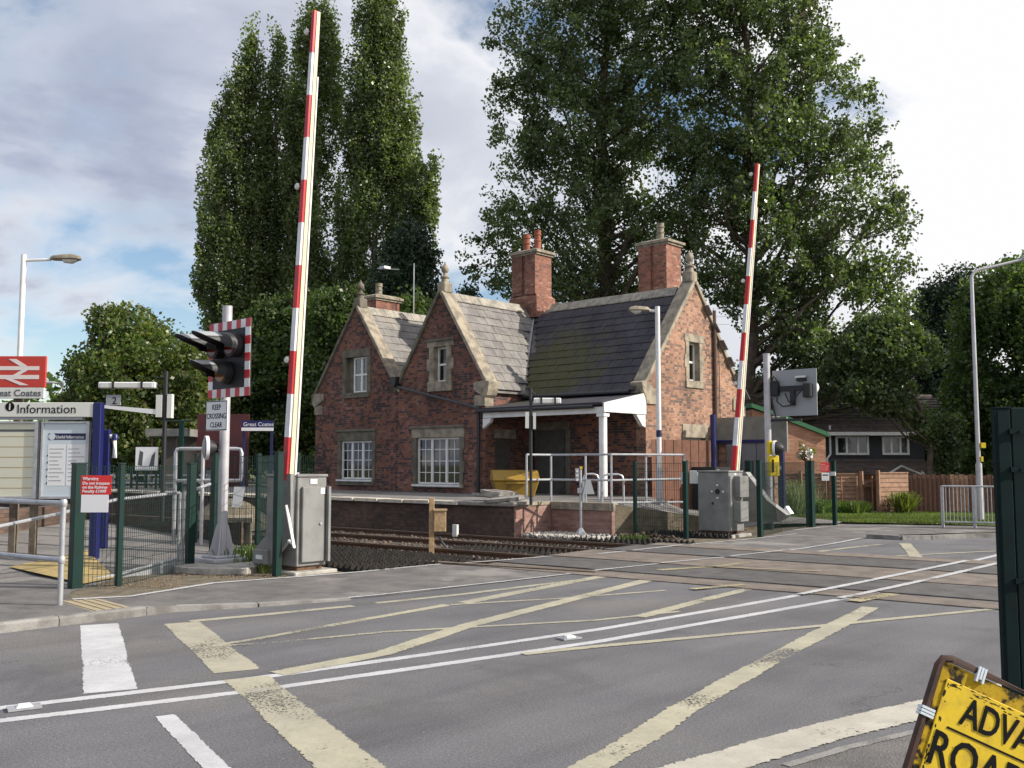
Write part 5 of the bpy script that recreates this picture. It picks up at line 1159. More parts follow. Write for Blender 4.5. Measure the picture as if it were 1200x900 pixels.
MB().prism([(-10.72, 20.98, .40), (-10.60, 21.06, .62), (-10.50, 21.1, .45)], (.03, .1, 0)).build('stay', 'white_paint', cb)

# signal seen from behind, far side
S2 = (-11.55, 22.1); s2 = thing('crossing_signal', 'level crossing signal seen from behind, grey back plate with black boxes', 'signal', (S2[0], S2[1], 0))
MB().tube([(S2[0], S2[1], 0), (S2[0], S2[1], 4.27)], .08, 14).build('pole', 'pole_grey', s2, smooth=True)
MB().lathe((S2[0], S2[1], 4.27), [(.09, 0), (.09, .03)], 12).build('pole_cap', 'pole_grey', s2)
MB().tube([(S2[0], S2[1], 0), (S2[0], S2[1], .42)], .088, 14).build('pole_sleeve', 'signal_black', s2)
b2x0, b2x1, b2y = -11.48, -10.33, 22.25
MB().box(b2x0, b2x1, b2y, b2y + .02, 2.75, 3.88).build('backboard', 'signal_grey', s2)
MB().box(b2x0 - .05, b2x1 - .1, b2y - .09, b2y - .02, 3.36, 3.48).box(-10.98, -10.86, b2y - .09, b2y - .03, 3.0, 3.36).build('crossbar', 'signal_black', s2)
MB().box(-10.62, -10.42, b2y - .16, b2y - .001, 3.18, 3.52).build('lamp_housing', 'signal_black', s2, bevel=.02); MB().box(b2x0 - .02, b2x0 + .2, b2y - .14, b2y - .001, 3.25, 3.62).build('lamp_housing', 'signal_black', s2, bevel=.02)
MB().box(-10.80, -10.58, b2y - .1, b2y - .001, 3.58, 3.70).build('junction_box', 'signal_black', s2)
MB().box(-10.82, -10.56, b2y - .13, b2y - .08, 3.66, 3.71).build('junction_lid', 'sign_cream', s2)
MB().box(S2[0] - .12, -10.7, b2y - .12, b2y - .04, 2.62, 2.68).build('clamp', 'signal_black', s2)
for pts in ([(-11.45, b2y - .12, 3.6), (-11.35, b2y - .16, 3.75), (-11.28, b2y - .14, 3.6), (-11.3, b2y - .13, 3.1), (-11.15, b2y - .14, 2.98), (-10.95, b2y - .12, 3.0)], [(-10.95, b2y - .12, 3.0), (-10.75, b2y - .16, 3.25), (-10.6, b2y - .16, 3.4)], [(-11.4, b2y - .12, 3.3), (-11.8, b2y - .2, 3.24), (-11.95, 21.9, 3.3)], [(-11.45, b2y - .1, 3.1), (-11.35, b2y - .1, 2.7)], [(-11.1, b2y - .1, 3.3), (-11.0, b2y - .12, 3.1), (-10.92, b2y - .12, 3.05)]):
    MB().tube(pts, .018, 5).build('cable', 'signal_black', s2, smooth=True)
for cx in (-11.15, -10.66):
    MB().lathe((cx, b2y + .03, 3.45), [(.18, 0), (.18, .12), (.15, .5)], 14, 'y').build('hood', 'sign_white', s2, smooth=True)
MB().lathe((-10.9, b2y + .03, 3.05), [(.18, 0), (.18, .12), (.15, .45)], 14, 'y').build('hood', 'signal_black', s2, smooth=True)
MB().box(-11.9, -11.3, 22.6, 22.66, 1.9, 2.75).build('backing_board', 'render_grey', s2)
al = thing('crossing_alarm', 'black warning sounder with white rim above the yellow boxes', 'alarm', at(909, 23.3, hz(533, 23.3)), YAW + R(60))
MB().lathe((0, 0, .15), [(.05, -.18), (.12, -.12), (.17, 0), (.17, .05)], 16, 'y').build('horn', 'signal_black', al, smooth=True)
MB().lathe((0, 0, .15), [(.172, 0), (.19, 0), (.19, .05), (.172, .05)], 16, 'y').build('rim', 'sign_white', al, smooth=True)
yb_ = thing('emergency_telephone', 'pair of yellow telephone boxes on the far signal pole', 'telephone', at(904.5, 23.4, hz(558, 23.4)), YAW + R(10))
zt2 = hz(533, 23.4) - hz(558, 23.4)
MB().box(-.12, .12, -.1, .06, 0, zt2 - .02).build('lower_box', 'siren_yellow', yb_, bevel=.015); MB().box(-.12, .10, -.08, .06, zt2, zt2 + .33).build('upper_box', 'siren_yellow', yb_, bevel=.015)
MB().box(-.05, .05, -.095, -.081, zt2 + .08, zt2 + .25).box(-.06, -.02, -.115, -.101, .1, .4).build('sticker', 'text_black', yb_)
MB().tube([(0, 0, 0), (.02, -.05, -.2), (-.1, -.02, -.3), (-.14, 0, -.2)], .012, 5).build('cable', 'signal_black', yb_)
bp2 = thing('blue_sign_post', 'dark blue post standing on the pavement behind the far signal', 'post', at(914.5, 26.6))
p = at(914.5, 26.6); MB().box(p[0] - .08, p[0] + .08, p[1] - .05, p[1] + .05, 0, hz(511, 26.6)).build('post', 'navy_dark', bp2)
MB().cbox((p[0] - .03, p[1] - .07, hz(548, 26.6)), (.12, .02, .1)).build('sticker', 'poster_blue', bp2)
# white boxes by ramp end
MB().cbox(at(801, 21.5, hz(560, 21.5)), (.12, .1, .26)).build('notice_plate', 'sticker', label='small pale green notice at the end of the ramp railing', cat='notice')
MB().cbox(at(814, 22.6, hz(559, 22.6)), (.22, .16, .3)).build('electric_box', 'sign_cream', label='cream electrical box between ramp railing and far cabinet', cat='box', bevel=.01)

# green weldmesh fences
def mesh_fence(lab, pts, zb=0.02, zt=1.7, post_w=.035, posts=True, step=.05, wz=.2, thick=None, sag=0, wr=.0034):
    t = thing('mesh_fence', lab, 'fence', (*pts[0][:2], 0), group=None)
    for i, p in enumerate(pts):
        w = (thick or {}).get(i, post_w)
        if w > 0: MB().box(p[0] - w, p[0] + w, p[1] - w, p[1] + w, -.05, zt + .03).build('post', 'fence_green', t, bevel=.005); MB().box(p[0] - w - .006, p[0] + w + .006, p[1] - w - .006, p[1] + w + .006, zt + .031, zt + .05).build('post_cap', 'fence_green', t)
    for a, b in zip(pts[:-1], pts[1:]):
        a = Vector((*a[:2], 0)); b = Vector((*b[:2], 0)); L = (b - a).length; d = (b - a).normalized(); s = Vector((d.y, -d.x, 0)); m = MB()
        n = int(L / step)
        for k in range(1, n):
            p = a + d * (k * L / n) + s * .004
            m.tube([(p.x, p.y, zb), (p.x, p.y, zt)], wr, 4, cap=False)
        z = zb
        while z < zt + .001:
            p = a - s * .002; q_ = b - s * .002; m.tube([(p.x, p.y, z), (q_.x, q_.y, z)], wr * 1.15, 4, cap=False); z += wz
        z = zt; m.tube([(a.x, a.y, z), (b.x, b.y, z)], wr * 1.6, 4, cap=False)
        m.build('mesh_panel', 'fence_green', t, kind='stuff')
    return t
mesh_fence('green mesh fence bay carrying the red warning notice', [(-12.69, 5.67), (-12.5, 6.15), (-13.62, 7.8)], zt=1.56, thick={0: .07, 2: .055}, wz=.15)
mesh_fence('green mesh fence round the nearer barrier cabinet', [at(255, 17.0)[:2], at(304, 17.2)[:2], (-11.94, 8.2)], zt=1.72, thick={0: .07, 2: .05}, step=.1)
mesh_fence('green mesh fence between the near cabinet and the tracks', [at(232, 18.5)[:2], at(350, 17.8)[:2], at(372, 17.5)[:2]], zt=1.74, thick={2: 0})
mesh_fence('green mesh fence behind the ramp, left of the far cabinet', [(-12.72, 18.1), (-11.6, 18.4)], zt=1.6, thick={1: .045})
mesh_fence('green mesh fence between the far cabinet and the far footpath', [(-10.45, 19.55), (-10.9, 21.5), (-11.2, 23.6)], zt=1.62, thick={0: .05, 1: 0, 2: .09})
mesh_fence('green mesh fence bay with the small warning notices by the lawn', [(-11.2, 23.6), (-10.97, 24.5)], zt=1.62, thick={0: 0, 1: .05})
mesh_fence('dark green mesh fence behind the far cabinet', [at(803, 23.5)[:2], at(877, 24.2)[:2]], zt=1.62, thick={1: .08})
# warning notice
wn = thing('warning_notice', 'red and white warning notice wired to the near green mesh fence', 'notice', (-12.58, 5.84, .98), R(66))
wn.rotation_euler = (0, 0, YAW + R(6)); ROOTM[wn.name] = (Matrix.Translation((-12.58, 5.84, .98)) @ Matrix.Rotation(YAW + R(6), 4, 'Z'), True)
wn.location = at(115, 12.35, .99); ROOTM[wn.name] = (Matrix.Translation(wn.location) @ Matrix.Rotation(YAW, 4, 'Z'), True); wn.rotation_euler = (0, 0, YAW)
MB().box(-.19, .19, 0, .006, .22, .46).build('red_panel', 'sign_red', wn); MB().box(-.18, .16, 0, .006, 0, .219).build('white_panel', 'sign_white', wn)
for s, z in (('Warning', .40), ('Do not trespass', .345), ('on the Railway', .295), ('Penalty £1000', .245)): text(s, .052 if s != 'Warning' else .056, 'sign_white', wn, -.17, -.002, z, align='LEFT', bold=.001)
w2 = thing('warning_notice', 'small red warning notice over a white one by the lawn', 'notice', at(965.5, 25.2, hz(563, 25.2)), YAW)
MB().box(-.12, .11, 0, .006, .22, .46).build('red_panel', 'sign_red', w2); MB().box(-.09, .10, 0, .006, 0, .20).build('white_panel', 'sign_white', w2)
for s, z in (('Warning', .40), ('Do not trespass', .36), ('on the Railway', .31), ('Penalty £1000', .26)): text(s, .03, 'sign_white', w2, -.11, -.002, z, align='LEFT')
MB().box(-.07, .08, -.001, -.0004, .03, .035).box(-.07, .08, -.001, -.0004, .07, .075).box(-.07, .08, -.001, -.0004, .12, .16).build('print', 'text_grey', w2)
MB().cbox(at(974, 25.4, hz(555, 25.4)), (.16, .03, .1)).build('notice_plate', 'sign_white', label='tiny white plate beside the red notice near the lawn', cat='notice')

# guard rail at the footpath, handrails
gr = thing('guard_rail', 'grey tube guard rail ending at the kerb at the left edge', 'railing', (-10.78, 4.67, 0))
ga = Vector((-10.80, 4.67, 0)); gb_ = Vector((-12.4, 4.42, 0)); gc = Vector((-16.0, 3.9, 0))
for z in (1.17, .56):
    MB().tube([(ga.x, ga.y, z), (gb_.x, gb_.y, z), (gc.x, gc.y, z)], .027, 10).build('rail', 'galvanised', gr, smooth=True)
for p in (ga, Vector((-13.0, 4.33, 0)), Vector((-15.2, 4.02, 0))): MB().tube([p, (p.x, p.y, 1.17)], .03, 10).build('post', 'galvanised', gr, smooth=True)
m = MB()
for z in (1.17, .56): m.lathe((ga.x, ga.y, z - .04), [(.032, 0), (.04, .02), (.04, .06), (.032, .08)], 10)
m.build('fitting', 'galvanised', gr, smooth=True)
hr = thing('handrail', 'galvanised sloping handrail beside the station path', 'railing', at(213, 14.7))
def sl(pxs, pys, D0, D1, x0=0, x1=213):
    out = []
    for px, py in zip(pxs, pys):
        D_ = D0 + (D1 - D0) * (px - x0) / (x1 - x0); out.append(at(px, D_, hz(py, D_)))
    return out
MB().tube(sl([-40, 0, 75, 140, 213], [625, 617, 601, 585, 577], 12.3, 14.7), .024, 8).build('rail', 'galvanised', hr, smooth=True)
MB().tube(sl([95, 140, 213], [681, 672, 653], 12.3, 14.7), .022, 8).build('rail', 'galvanised', hr, smooth=True)
for px, a, b in ((213, 577, 668), (218, 576, 666)): D_ = 14.7 + (px - 213) * .02; MB().tube([at(px, D_, 0), at(px, D_, hz(a, D_))], .024, 8).build('post', 'galvanised', hr, smooth=True)
pp = sl([140, 213], [676, 656], 12.3, 14.7); pq = sl([140, 213], [694, 672], 12.3, 14.7)
MB().prism([pp[0], pp[1], pq[1], pq[0]], (.01, .02, 0)).build('kick_plate', 'galvanised', hr)
MB().tube(sl([232, 248], [573, 567], 15, 15.6, 213, 248), .024, 8).build('rail', 'galvanised', hr)
lf = thing('tube_frame', 'large galvanised tube frame behind the signal pole', 'railing', at(245, 18, rz_(-18)))
D = 18.2; zt_, zb_, zm_ = hz(526, D), .05, hz(563, D)
def cr_(pts, r=.035, nm='tube'): MB().tube(pts, r, 8).build(nm, 'galvanised', lf, smooth=True)
cr_([at(207, D, zb_), at(207, D, zt_ - .08), at(208.5, D, zt_ - .01), at(212, D, zt_), at(278, D, zt_), at(282.5, D, zt_ - .01), at(284, D, zt_ - .08), at(284, D, zm_ + .08), at(283, D, zm_ + .01), at(279, D, zm_), at(207, D, zm_)])
cr_([at(239, D, zb_), at(239, D, zt_)])

# low wall with yellow edge at left
lw = thing('low_wall', 'dark brick low wall behind the guard rail at the left', 'wall', at(20, 18))
a = Vector(at(-60, 17.0, 0)); b = Vector(at(104, 21.5, 0))
MB().prism([a, b, (b.x - .3, b.y - .3, 0), (a.x - .3, a.y - .3, 0)], (0, 0, .72)).build('wall', 'brick_platform', lw)
a2_ = Vector(at(-60, 16.4, .03)); b2_2 = Vector(at(103, 20.6, .03)); sheet('yellow_edge_line', [tuple(a2_), tuple(b2_2), (b2_2.x - .06, b2_2.y - .12, .032), (a2_.x - .06, a2_.y - .12, .032)], 0, 'tactile_yellow', lw)

# information board
D = 16.; IZ = rz_(-16.3); ib = thing('information_board', 'white Information board with two poster cases and blue end post', 'notice board', at(55, D, IZ), YAW)
def ix(px): return (px - 55) / F * D
def iz(py): return hz(py, D) - IZ
MB().box(ix(-45), ix(110), -.06, .06, iz(489), iz(472)).build('header', 'sign_cream', ib, bevel=.006)
MB().box(ix(-45), ix(98), -.05, .05, iz(492), iz(489.3)).build('header_trim', 'signal_grey', ib)
text('Information', .205, 'text_black', ib, ix(56), -.063, iz(484.6), xs=1.0)
MB().lathe((ix(13), -.0605, iz(477)), [(.075, 0), (.075, -.003)], 20, 'y').build('info_symbol', 'text_black', ib); text('i', .15, 'sign_cream', ib, ix(13), -.066, iz(480.5), bold=.004)
MB().box(ix(110.5), ix(120), -.07, .07, -.1, iz(472) + .0).build('end_post', 'navy', ib, bevel=.01)
for (a, b, pm, lab) in ((-45, 46, 'poster_cream', None), (50, 106, 'poster_blue', None)):
    fr = MB().box(ix(a), ix(b), -.04, .04, iz(496), iz(494)).box(ix(a), ix(b), -.04, .04, iz(584), iz(581.5)).box(ix(a), ix(a) + .03, -.04, .04, iz(581.5), iz(496)).box(ix(b) - .05, ix(b), -.04, .04, iz(581.5), iz(496)).build('poster_case', 'galvanised', ib)
    MB().box(ix(a) + .031, ix(b) - .051, -.01, .02, iz(581.4), iz(496.1)).build('poster', pm, fr)
    if a < 0:
        m = MB()
        for k in range(6): m.box(ix(a) + .05, ix(b) - .07, -.0125, -.0105, iz(512 + k * 12), iz(511.3 + k * 12))
        m.build('print', 'tactile_yellow', fr)
        MB().box(ix(a) + .05, ix(b) - .07, -.0125, -.0105, iz(506), iz(503.4)).build('print_heading', 'text_grey', fr)
    else:
        MB().box(ix(58), ix(103), -.0125, -.0105, iz(515.5), iz(508)).build('heading_bar', 'navy_dark', fr)
        text('Useful Information', .072, 'sign_white', ib, ix(83), -.014, iz(514), xs=.85)
        MB().lathe((ix(62), -.0126, iz(511.7)), [(.055, 0), (.055, -.002)], 16, 'y').build('info_symbol', 'poster_blue', fr)
        MB().box(ix(58), ix(78), -.0125, -.0105, iz(569), iz(521)).box(ix(80), ix(102), -.0125, -.0105, iz(569), iz(521)).build('print_panel', 'sign_white', fr)
        m = MB()
        for k in range(9):
            m.box(ix(60), ix(60) + random.uniform(.12, .24), -.0145, -.0130, iz(526.6 + k * 4.6), iz(525.8 + k * 4.6)); m.box(ix(82), ix(82) + random.uniform(.12, .26), -.0145, -.0130, iz(526.6 + k * 4.6), iz(525.8 + k * 4.6))
        m.build('print', 'signal_grey', fr); m = MB()
        for k in range(5): m.box(ix(57), ix(58.2), -.0145, -.0130, iz(535 + k * 8), iz(533 + k * 8))
        m.build('print_mark', 'text_black', fr)
for px in (17, 41): MB().box(ix(px) - .05, ix(px) + .05, .042, .12, -.2, iz(494)).build('leg', 'sleeper_wood', ib)
# station name sign with double arrow
D = 17.; ss = thing('station_sign', 'red railway double arrow sign reading Great Coates above the information board', 'sign', at(18, D, .3), YAW)
def sxx(px): return (px - 18) / F * D
def szz(py): return hz(py, D) - .3
MB().box(sxx(-17), sxx(51), 0, .05, szz(454), szz(417)).build('red_panel', 'rail_red', ss, bevel=.005); MB().box(sxx(-17), sxx(50), 0, .05, szz(467), szz(454.3)).build('name_panel', 'sign_cream', ss, bevel=.004)
text('Great Coates', .165, 'text_grey', ss, sxx(16), -.003, szz(464.3), xs=1.0, bold=.002)
lg = MB(); yy = -.004
lg.box(sxx(-11), sxx(43.5), yy, -.001, szz(433.6), szz(429)).box(sxx(-11), sxx(43.5), yy, -.001, szz(444.2), szz(439.4))
def par(a, b, c, d_): lg.prism([(sxx(q[0]), yy - .001, szz(q[1])) for q in (a, b, c, d_)], (0, .003, 0))
par((7, 420.5), (16, 420.5), (30, 429.1), (21, 429.1)); par((23, 433.5), (30.5, 433.5), (16.5, 442), (8.5, 442))
par((4, 444), (12, 444), (32, 451.5), (22, 451.5)) ; lg.build('double_arrow', 'logo_white', ss)
for px in (17.5,): MB().box(sxx(px) - .06, sxx(px) + .06, .055, .15, -.3, szz(420)).build('post', 'sleeper_wood', ss)
# white lamp column left
def column_lamp(lab, px, D, ytop, armdir, armlen, headlen, ybase=0., r=.055, low_m=None, m='white_paint', hd=1.):
    zt_ = hz(ytop, D); t = thing('station_lamp', lab, 'lamp post', at(px, D, ybase), YAW); z = zt_ - ybase
    MB().tube([(0, 0, 0), (0, 0, 1.2)], r * 1.35, 12).build('column_base', low_m or m, t, smooth=True); MB().tube([(0, 0, 1.2), (0, 0, z)], r, 12).build('column', m, t, smooth=True)
    s = armdir; ya_ = z - .12
    MB().tube([(0, 0, ya_), (s * armlen, 0, ya_ + .02)], r * .55, 8).build('arm', m, t, smooth=True)
    x0 = s * armlen; L = headlen * s
    secs = [(0, .05, .05), (.08, .09, .08), (.35, .13, .10), (.7, .14, .11), (.95, .10, .07), (1., .04, .03)]
    vs = []; fs = []; n = 12
    for (u, w_, h_) in secs:
        for k in range(n):
            a_ = 2 * math.pi * k / n; vs.append((x0 + L * u, w_ * math.cos(a_), ya_ + .03 + h_ * math.sin(a_) * (1.0 if math.sin(a_) > 0 else .35)))
    for i in range(len(secs) - 1):
        for k in range(n): fs.append((i * n + k, i * n + (k + 1) % n, (i + 1) * n + (k + 1) % n, (i + 1) * n + k))
    fs += [tuple(range(n)), tuple(range((len(secs) - 1) * n, len(secs) * n))]
    MB().add(vs, fs).build('lamp_head', 'stone' if hd > .5 else 'signal_grey', t, smooth=True)
    vs = []; fs = []; secs = [(.38, .03, .02), (.45, .10, .07), (.7, .11, .09), (.9, .07, .03)]
    for (u, w_, h_) in secs:
        for k in range(7):
            a_ = math.pi + math.pi * k / 6; vs.append((x0 + L * u, w_ * math.cos(a_), ya_ + .02 + h_ * math.sin(a_)))
    for i in range(len(secs) - 1):
        for k in range(6): fs.append((i * 7 + k, i * 7 + k + 1, (i + 1) * 7 + k + 1, (i + 1) * 7 + k))
    MB().add(vs, fs).build('lamp_bowl', 'sign_cream', t, smooth=True)
    return t
column_lamp('white station lamp post rising behind the Great Coates sign', 20, 20., 296, 1, .56, .62, ybase=.3, low_m='navy')
lr = column_lamp('white station lamp post in front of the house gable end', 772, 24.3, 358, -1, .20, .52, ybase=.3, low_m='galvanised', r=.06)
MB().tube([(0, 0, 1.95), (0, 0, 2.12)], .066, 12).build('band', 'navy_dark', lr); MB().tube([(0, 0, .1), (0, 0, 1.3)], .088, 12).build('sleeve', 'navy_dark', lr) if False else None
column_lamp('far grey lamp post seen above the information board', 72, 60., 447, -1, .4, .7, m='signal_grey', hd=0)
# tall street lamp right
D = 27.; tl = thing('street_lamp', 'tall grey street lamp with a curved arm at the right', 'street lamp', at(1145, D), YAW); zt_ = hz(322, D)
MB().tube([(0, 0, 0), (0, 0, 1.6)], .085, 14).build('column_base', 'pole_grey', tl, smooth=True)
arm = [(0, 0, 1.6), (0, 0, zt_ - .05)] + [(.45 * (1 - math.cos(a_)), 0, zt_ - .05 + .28 * math.sin(a_)) for a_ in (.3, .6, .9, 1.2, 1.5)] + [(1.2, 0, zt_ + .42), (1.45, 0, zt_ + .48)]
MB().tube(arm, [.06, .05, .04, .04, .04, .04, .04, .04, .04], 12).build('column', 'pole_grey', tl, smooth=True)
MB().lathe((1.42, 0, zt_ + .48), [(.05, 0), (.13, .1), (.15, .4), (.1, .65), (.03, .72)], 12, 'x').build('lamp_head', 'signal_grey', tl, smooth=True)
MB().box(.05, .17, -.1, .06, hz(525, D), hz(519, D)).box(.04, .1, -.08, .04, hz(541, D), hz(535, D)).build('tag', 'siren_yellow', tl)
# pedestrian guard rail right
pg = thing('pedestrian_barrier', 'grey barred pedestrian guard rail on the far right pavement', 'railing', (-8.7, 25.6, 0))
p0 = Vector(at(1101, 24.8)); dirv = (Vector(at(1163, 24.3)) - p0); dn = dirv.normalized(); tot = 6.0
for k in range(5):
    p = p0 + dn * (k * (.72 if k < 2 else 1.5) + (0 if k < 2 else -.1)) ; MB().box(p.x - .03, p.x + .03, p.y - .03, p.y + .03, 0, 1.04).build('post', 'galvanised', pg)
e_ = p0 + dn * tot
for z in (1.03, .14): MB().tube([p0 + Vector((0, 0, z)), e_ + Vector((0, 0, z))], .022, 6).build('rail', 'galvanised', pg)
nb = int(tot / .085)
for k in range(1, nb):
    p = p0 + dn * (k * tot / nb); MB().tube([(p.x, p.y, .14), (p.x, p.y, 1.03)], .010, 4).build('bar', 'galvanised', pg)

# platform furniture, left middle distance
D = 19.5; fl = thing('platform_light', 'dark post with two white strip lights and small signs on the near platform', 'lamp post', at(193, D, .45), YAW)
def fx(px): return (px - 193) / F * D
def fz2(py): return hz(py, D) - .45
MB().tube([(0, 0, 0), (0, 0, fz2(435))], .045, 10).build('post', 'signal_black', fl, smooth=True)
lum_head(fl, fx(115), fx(182), 0, fz2(455)); MB().tube([(fx(180), 0, fz2(443)), (0, 0, fz2(442))], .014, 5).tube([(fx(180), 0, fz2(452)), (0, 0, fz2(453))], .014, 5).build('arm', 'signal_black', fl)
MB().prism([(fx(122), -.04, fz2(475)), (fx(122), -.04, fz2(478.5)), (fx(184), -.04, fz2(486)), (fx(184), -.04, fz2(480))], (0, .08, 0)).build('strip_light', 'sign_white', fl)
MB().box(fx(124), fx(141), -.03, .0, fz2(475), fz2(463)).build('small_sign', 'signal_grey', fl)
text('2', .2, 'text_black', fl, fx(134), -.033, fz2(473.6))
MB().box(fx(183), fx(190), -.05, .08, fz2(489), fz2(463)).box(fx(196), fx(201.5), -.05, .08, fz2(490), fz2(462)).build('display_case', 'sign_cream', fl)
sl_ = thing('waiting_shelter', 'waiting shelter with pale roof band and maroon panels on the far platform', 'shelter', at(235, 38, PZ), YAW)
def hx(px): return (px - 235) / F * 38
def hzz(py): return hz(py, 38) - PZ
MB().box(hx(182), hx(230), -1.0, 1.2, hzz(512), hzz(503.5)).build('roof_band', 'render_grey', sl_)
MB().box(hx(186), hx(228), .9, 1.0, 0, hzz(512)).build('back_wall', 'shelter_panel', sl_)
MB().box(hx(229), hx(290), .2, .3, 0, hzz(485)).build('side_panel', 'maroon', sl_)
for px in (188, 200, 216): MB().box(hx(px), hx(px) + .06, -.9, -.84, 0, hzz(512)).build('post', 'brown_pipe', sl_)
MB().box(hx(236), hx(256), -1.3, 1., hzz(549), hzz(548)).build('bench', 'brown_pipe', sl_)
MB().box(hx(242), hx(252), -.3, -.2, hzz(572), hzz(550)).build('poster', 'poster_blue', sl_)
rb_ = thing('platform_name_board', 'blue and white Great Coates name board on the far platform', 'sign', at(301, 30, PZ), YAW)
def nx_(px): return (px - 301) / F * 30
MB().box(nx_(283), nx_(320), 0, .05, hz(501, 30) - PZ, hz(493, 30) - PZ).build('blue_panel', 'navy', rb_); MB().box(nx_(283), nx_(320), 0, .05, hz(505, 30) - PZ, hz(501.2, 30) - PZ).build('white_panel', 'sign_white', rb_)
text('Great Coates', .17, 'sign_white', rb_, nx_(303), -.003, hz(499.5, 30) - PZ)
for px in (285, 318): MB().box(nx_(px) - .04, nx_(px) + .04, .05, .1, 0, hz(494, 30) - PZ).build('leg', 'navy_dark', rb_)
pb = thing('poster_board', 'white poster board with a dark map standing on the far platform', 'notice board', at(173, 34, PZ), YAW)
def pxx(px): return (px - 173) / F * 34
MB().box(pxx(160), pxx(186), 0, .06, hz(551, 34) - PZ, hz(524, 34) - PZ).build('board', 'sign_white', pb)
MB().prism([(pxx(163), -.004, hz(545, 34) - PZ), (pxx(168), -.004, hz(546, 34) - PZ), (pxx(169), -.004, hz(530, 34) - PZ), (pxx(165), -.004, hz(528, 34) - PZ)], (0, .003, 0)).prism([(pxx(176), -.004, hz(547, 34) - PZ), (pxx(182), -.004, hz(546, 34) - PZ), (pxx(183), -.004, hz(529, 34) - PZ), (pxx(179), -.004, hz(534, 34) - PZ)], (0, .003, 0)).build('map_print', 'text_grey', pb)
for px in (162, 184): MB().box(pxx(px) - .03, pxx(px) + .03, .06, .1, 0, hz(524, 34) - PZ).build('leg', 'fence_green', pb)
pf = thing('platform_fence', 'green and white railing along the back of the far platform', 'fence', at(160, 36, PZ), YAW)
for py in (557, 566): MB().tube([((120 - 160) / F * 36, 0, hz(py, 36) - PZ), ((245 - 160) / F * 36, 0, hz(py, 36) - PZ)], .03, 6).build('rail', 'galvanised', pf)
for px in range(122, 245, 17): MB().box((px - 160) / F * 36 - .04, (px - 160) / F * 36 + .04, -.04, .04, 0, hz(547, 36) - PZ).build('post', 'fence_green', pf)
gp = MB().box(*[0] * 6) if False else None
D = 24.; tg = thing('green_mast', 'tall green mast with a thin top rail behind the tube frame', 'mast', at(213, D, PZ), YAW)
MB().box(-.05, .05, -.05, .05, -.7, hz(493, D) - PZ).build('mast', 'fence_green', tg); MB().tube([(-.5, 0, hz(494, D) - PZ), (.2, 0, hz(493, D) - PZ)], .02, 5).build('arm', 'fence_green', tg)
bl = thing('blue_bollard_post', 'short blue post with a white topped tube beside the information board', 'post', at(126, 17.2, rz_(-17)), YAW)
MB().box(-.06, .06, -.05, .05, 0, hz(513, 17.2)).build('post', 'navy', bl, bevel=.01)
MB().tube([(.03, 0, hz(521, 17.2)), (.1, 0, hz(521, 17.2)), (.14, 0, hz(524, 17.2)), (.14, 0, hz(546, 17.2))], .04, 8).build('tube', 'sign_white', bl, smooth=True)
MB().lathe((.14, 0, hz(525, 17.2)), [(.055, 0), (.055, .08), (.03, .11)], 10).build('tube_cap', 'navy', bl, smooth=True)
MB().prism([at(389 - 115, 15.9, .9), at(283, 15.9, .9), at(287, 16.1, 1.22), at(276, 16.1, 1.22)], (.02, .02, 0)).build('hooded_plate', 'signal_grey', label='tilted grey plate behind the signal pole base', cat='plate') if True else None
st_ = thing('stone_step', 'buff stone block with pale slab top behind the signal pole', 'block', at(278, 17.6))
p = at(278, 19.5); MB().prism([at(262, 18.6), at(296, 18.4), at(298, 19.4), at(262, 19.6)], (0, 0, .50)).build('block', 'stone', st_); MB().prism([at(260, 18.5, .501), at(298, 18.3, .501), at(299, 19.5, .501), at(260, 19.7, .501)], (0, 0, .09)).build('slab', 'stone', st_)
p = Vector(at(272, 19.8, .3)); n = 9
MB().lathe(tuple(p), [(.9, 0), (.75, .25), (.4, .5), (.1, .6)], 9).build('soil_mound', 'earth', label='brown soil mound behind the green fence', cat='mound', smooth=True)

# near green gate post (right foreground)
D = 4.5; ng = thing('green_gate', 'very dark green steel gate post and gate edge at the right', 'gate', at(1165, D), YAW)
zt_ = hz(479, D)
MB().box(.0, .06, -.03, .03, -.02, zt_).build('post', 'gate_green', ng, bevel=.004); MB().box(-.003, .063, -.033, .033, zt_, zt_ + .008).build('post_cap', 'gate_green', ng)
MB().box(.068, .20, -.02, .035, .05, zt_ + .004).build('gate_stile', 'gate_green', ng, bevel=.004)
MB().box(.201, 1.4, -.015, .02, zt_ - .05, zt_ + .003).box(.201, 1.4, -.015, .02, .06, .11).build('gate_rail', 'gate_green', ng)
m = MB()
for k in range(26): m.tube([(.23 + k * .045, 0, .1), (.23 + k * .045, 0, zt_)], .003, 4, cap=False)
for k in range(10): m.tube([(.2, 0, .12 + k * .18), (1.4, 0, .12 + k * .18)], .003, 4, cap=False)
m.build('gate_mesh', 'gate_green', ng, kind='stuff')
for py in (503, 547, 675): MB().box(.05, .13, -.04, -.0305, hz(py + 6, D), hz(py, D)).build('hinge', 'gate_green', ng); MB().lathe((.095, -.04, hz(py + 3, D)), [(.006, 0), (.006, -.006)], 8, 'y').build('hinge_bolt', 'gate_green', ng)
m = MB()
for x in (-.004, -.018): m.tube([(x, -.015, .05), (x, -.015, zt_ - .03)], .002, 4)
for k in range(9): m.tube([(.0, -.015, .08 + k * .19), (-.02, -.015, .08 + k * .19)], .002, 4)
m.build('mesh_edge', 'gate_green', ng)
MB().tube([(.0, -.022, zt_ - .010), (.018, -.022, zt_ - .010)], .005, 5).build('clip', 'galvanised', ng)

